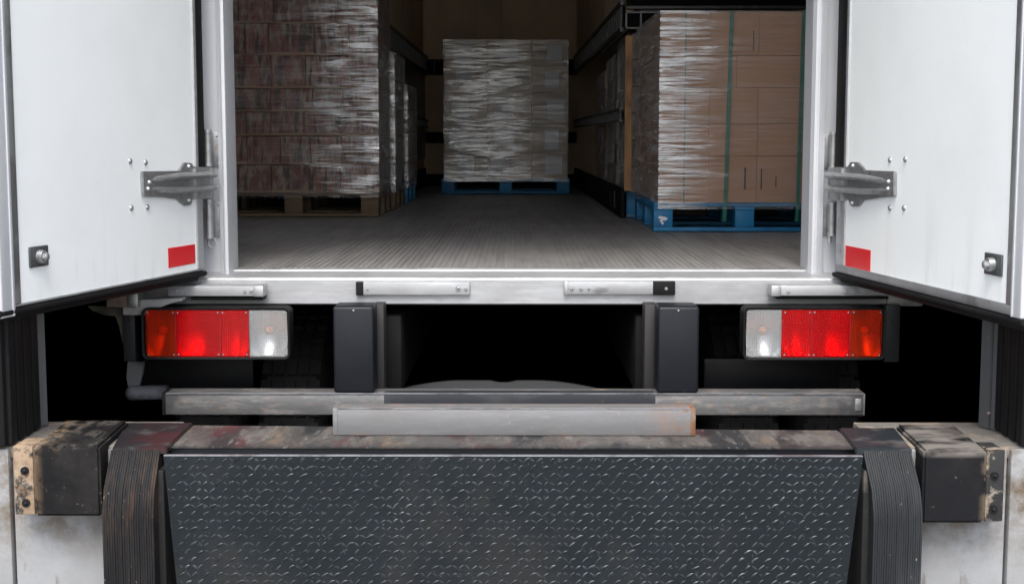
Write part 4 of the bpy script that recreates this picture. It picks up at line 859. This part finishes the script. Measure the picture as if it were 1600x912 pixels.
# --- middle stack
YM = onz(790, 303, FL).y; x0, x1 = X(690, 300, YM), X(890, 300, YM); pm_h = Z(280, YM)
t = thing('pallet_load', 'wrapped stack of pale-labelled cartons on a blue pallet at the end of the aisle', 'pallet load', ((x0 + x1) / 2, YM + .4, FL))
pallet(t, x0, x1, YM, YM + .8, pm_h, 'blue')
cx = [X(694, 200, YM), X(762, 200, YM), X(830, 200, YM), X(887, 200, YM)]
tz = [pm_h] + tiers([239, 196, 144, 103, 62], YM)
for za, zb in zip(tz, tz[1:]):
    for k, (a, b) in enumerate(zip(cx, cx[1:])):
        for (c, d) in ((YM + .01, YM + .39), (YM + .40, YM + .79)):
            o = obj('carton', G().box(a + .002, b - .002, c + rnd.uniform(0, .008), d, za + .001, zb - .002, .002, 1), 'kraft_grey', t)
            if c < YM + .2 :
                w_ = b - a; l0 = a + w_ * (.35 + .1 * rnd.random() if k == 2 else rnd.uniform(.06, .3)); lw = w_ * rnd.uniform(.38, .5); zc = (za + zb) / 2 + rnd.uniform(-.01, .01); lh = (zb - za) * rnd.uniform(.28, .36)
                obj('label', G().box(l0, min(l0 + lw, b - .01), YM + .0075 - .002, YM + .012, zc - lh, zc + lh), 'label', o)
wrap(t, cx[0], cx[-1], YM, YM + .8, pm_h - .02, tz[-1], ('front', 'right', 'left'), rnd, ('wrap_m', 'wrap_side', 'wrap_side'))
# --- right stack
YR = onz(1030, 362, FL).y; x0 = X(1021, 362, YR); x1 = x0 + .885; ph = Z(317, YR)
t = thing('pallet_load', 'big brown carton stack with green straps on a blue pallet at the right', 'pallet load', ((x0 + x1) / 2, YR + .5, FL))
dr = YS - .04 - YR
pl = pallet(t, x0, x1, YR, YR + dr, ph, 'blue', bw=.094)
tz = [ph] + tiers([244, 194, 137, 87, 18], YR)
c0 = X(1031, 200, YR); cxs = [c0, X(1108, 200, YR), X(1184, 200, YR), X(1262, 200, YR), x1 - .002]
for n_, (za, zb) in enumerate(zip(tz, tz[1:])):
    cc = cxs if n_ != 3 else [c0, X(1152, 100, YR), X(1262, 100, YR), x1 - .002]
    for (a, b) in zip(cc, cc[1:]):
        for (c, d) in ((YR + .012, YR + dr / 2 - .002), (YR + dr / 2 + .002, YR + dr - .01)):
            o = obj('carton', G().box(a + .0003, b - .0003, c + rnd.uniform(0, .004), d, za + .0005, zb - .0008, .002, 1), 'kraft', t)
for (px_, ya, yb, w_) in ((1164.5, 262, 296, .007), (1190, 264, 296, .004), (1213, 276, 292, .003), (1174, 48, 80, .002)):
    pass
M['slot'] = mat('dark_slot', (.045, .028, .018), .8)
for (px_, ya, yb, w_) in ((1164.5, 262, 296, .007), (1190, 264, 296, .004), (1213, 276, 292, .003), (1174, 48, 80, .002)):
    xx = X(px_, 280, YR); obj('hand_slot', G().box(xx - w_ / 2, xx + w_ / 2, YR + .005, YR + .014, Z(yb, YR), Z(ya, YR), .0008, 1), 'slot', t)
# straps run from the top edge down into the pallet
for (xt, xb_, ye, w_) in ((1072, 1068, 316, .007), (1143.5, 1133, 346, .018), (1256, 1246, 346, .018)):
    g = G(); a = at(xt, 18, YR); b = at(xb_, 318, YR); c = at(xb_ - 2, ye, YR + .02); v = []
    for p, yy in ((a, YR - .0035), (b, YR - .0045), (c, YR + .012)):
        for q in (-w_ / 2, w_ / 2): v.append((p.x + q, yy, p.z))
    for p, yy in ((a, YR - .002), (b, YR - .003), (c, YR + .0135)):
        for q in (-w_ / 2, w_ / 2): v.append((p.x + q, yy, p.z))
    g.add(v, [(0, 1, 3, 2), (2, 3, 5, 4), (7, 6, 8, 9), (9, 8, 10, 11), (0, 2, 8, 6), (2, 4, 10, 8), (1, 7, 9, 3), (3, 9, 11, 5), (4, 5, 11, 10)])
    g.box(a.x - w_ / 2, a.x + w_ / 2, YR - .003, YR + dr, tz[-1] + .001, tz[-1] + .003)
    obj('strap', g, 'green', t)
# wrap: white sheen painted in towards the open corner, faint over the rest
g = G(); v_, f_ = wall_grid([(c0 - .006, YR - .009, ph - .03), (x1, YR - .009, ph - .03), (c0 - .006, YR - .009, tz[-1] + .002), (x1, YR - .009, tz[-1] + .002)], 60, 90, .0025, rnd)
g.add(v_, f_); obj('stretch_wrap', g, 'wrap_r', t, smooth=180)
g = G(); v_, f_ = wall_grid([(c0 - .03, YR + dr, ph - .02), (c0 - .007, YR - .008, ph - .02), (c0 - .03, YR + dr, tz[-1] - .0), (c0 - .007, YR - .008, tz[-1] + .002)], 30, 60, .008, rnd)
g.add(v_, f_); obj('stretch_wrap', g, 'wrap_sr', t, smooth=180)
# cardboard corner board at the back left edge of the load
yc = YR + dr - .03; xa = X(976, 200, yc) ; xb_ = X(987, 200, yc)
M['cboard'] = mat('orange_brown_board', (.34, .17, .06), .6, layers=[dict(c=(.10, .05, .025), s=6, st=(1, 1, .5), lo=.48, hi=.6, a=.8), dict(c=(.5, .45, .40), s=10, st=(1, 1, .5), lo=.62, hi=.68, a=.7)])
obj('corner_board', G().box(xa, xb_, yc - .006, yc, Z(298, yc), Z(56, yc), .001, 1), 'cboard', t)
# white stencilled emblem on the corner block: a blot above a small pointed shape
g = G(); e = at(1035, 342, YR); r_ = .019
pts = []
for k in range(18):
    a = 2 * math.pi * k / 18; rr_ = r_ * (1 + .18 * math.sin(3 * a + 1) + .1 * math.sin(7 * a)); pts.append((e.x + rr_ * 1.15 * math.cos(a), e.z + rr_ * .72 * math.sin(a)))
g.prism(pts, 1, YR - .0012, YR + .001)
g.prism([(e.x - .009, e.z - .017), (e.x + .009, e.z - .017), (e.x + .001, e.z - .030)], 1, YR - .0012, YR + .001)
obj('stencil_emblem', g, 'print', pl, smooth=None)
# two pale stencilled letters, J A like strokes, low on the right lining
def letters(t_par):
    y0_ = YS + .25; xx = P1(y0_) - .0235; z0_ = FL + .035; h = .10; g = G()
    def st(ya, za, yb, zb, w=.010):
        d = Vector((yb - ya, zb - za)); n = Vector((-d.y, d.x)).normalized() * w / 2
        q = [(ya + n.x, za + n.y), (yb + n.x, zb + n.y), (yb - n.x, zb - n.y), (ya - n.x, za - n.y)]
        vs = [(P1(a) - .0205, a, b) for a, b in q] + [(P1(a) - .0215, a, b) for a, b in q]
        g.add(vs, [(0, 1, 2, 3), (7, 6, 5, 4), (0, 4, 5, 1), (1, 5, 6, 2), (2, 6, 7, 3), (3, 7, 4, 0)])
    st(y0_ + .55, z0_, y0_ + .55, z0_ + h * .9, .02)
    a = y0_ + .30; st(a, z0_, a - .07, z0_ + h, .02); st(a - .07, z0_ + h, a - .14, z0_, .02); st(a - .035, z0_ + h * .4, a - .105, z0_ + h * .4, .012)
    obj('stencil_letters', g, 'dimprint', t_par, smooth=None)
M['dimprint'] = mat('faded_stencil', (.22, .20, .18), .8, layers=[dict(c=(.03, .03, .03), s=30, lo=.5, hi=.6, a=.8)])
letters(wr)
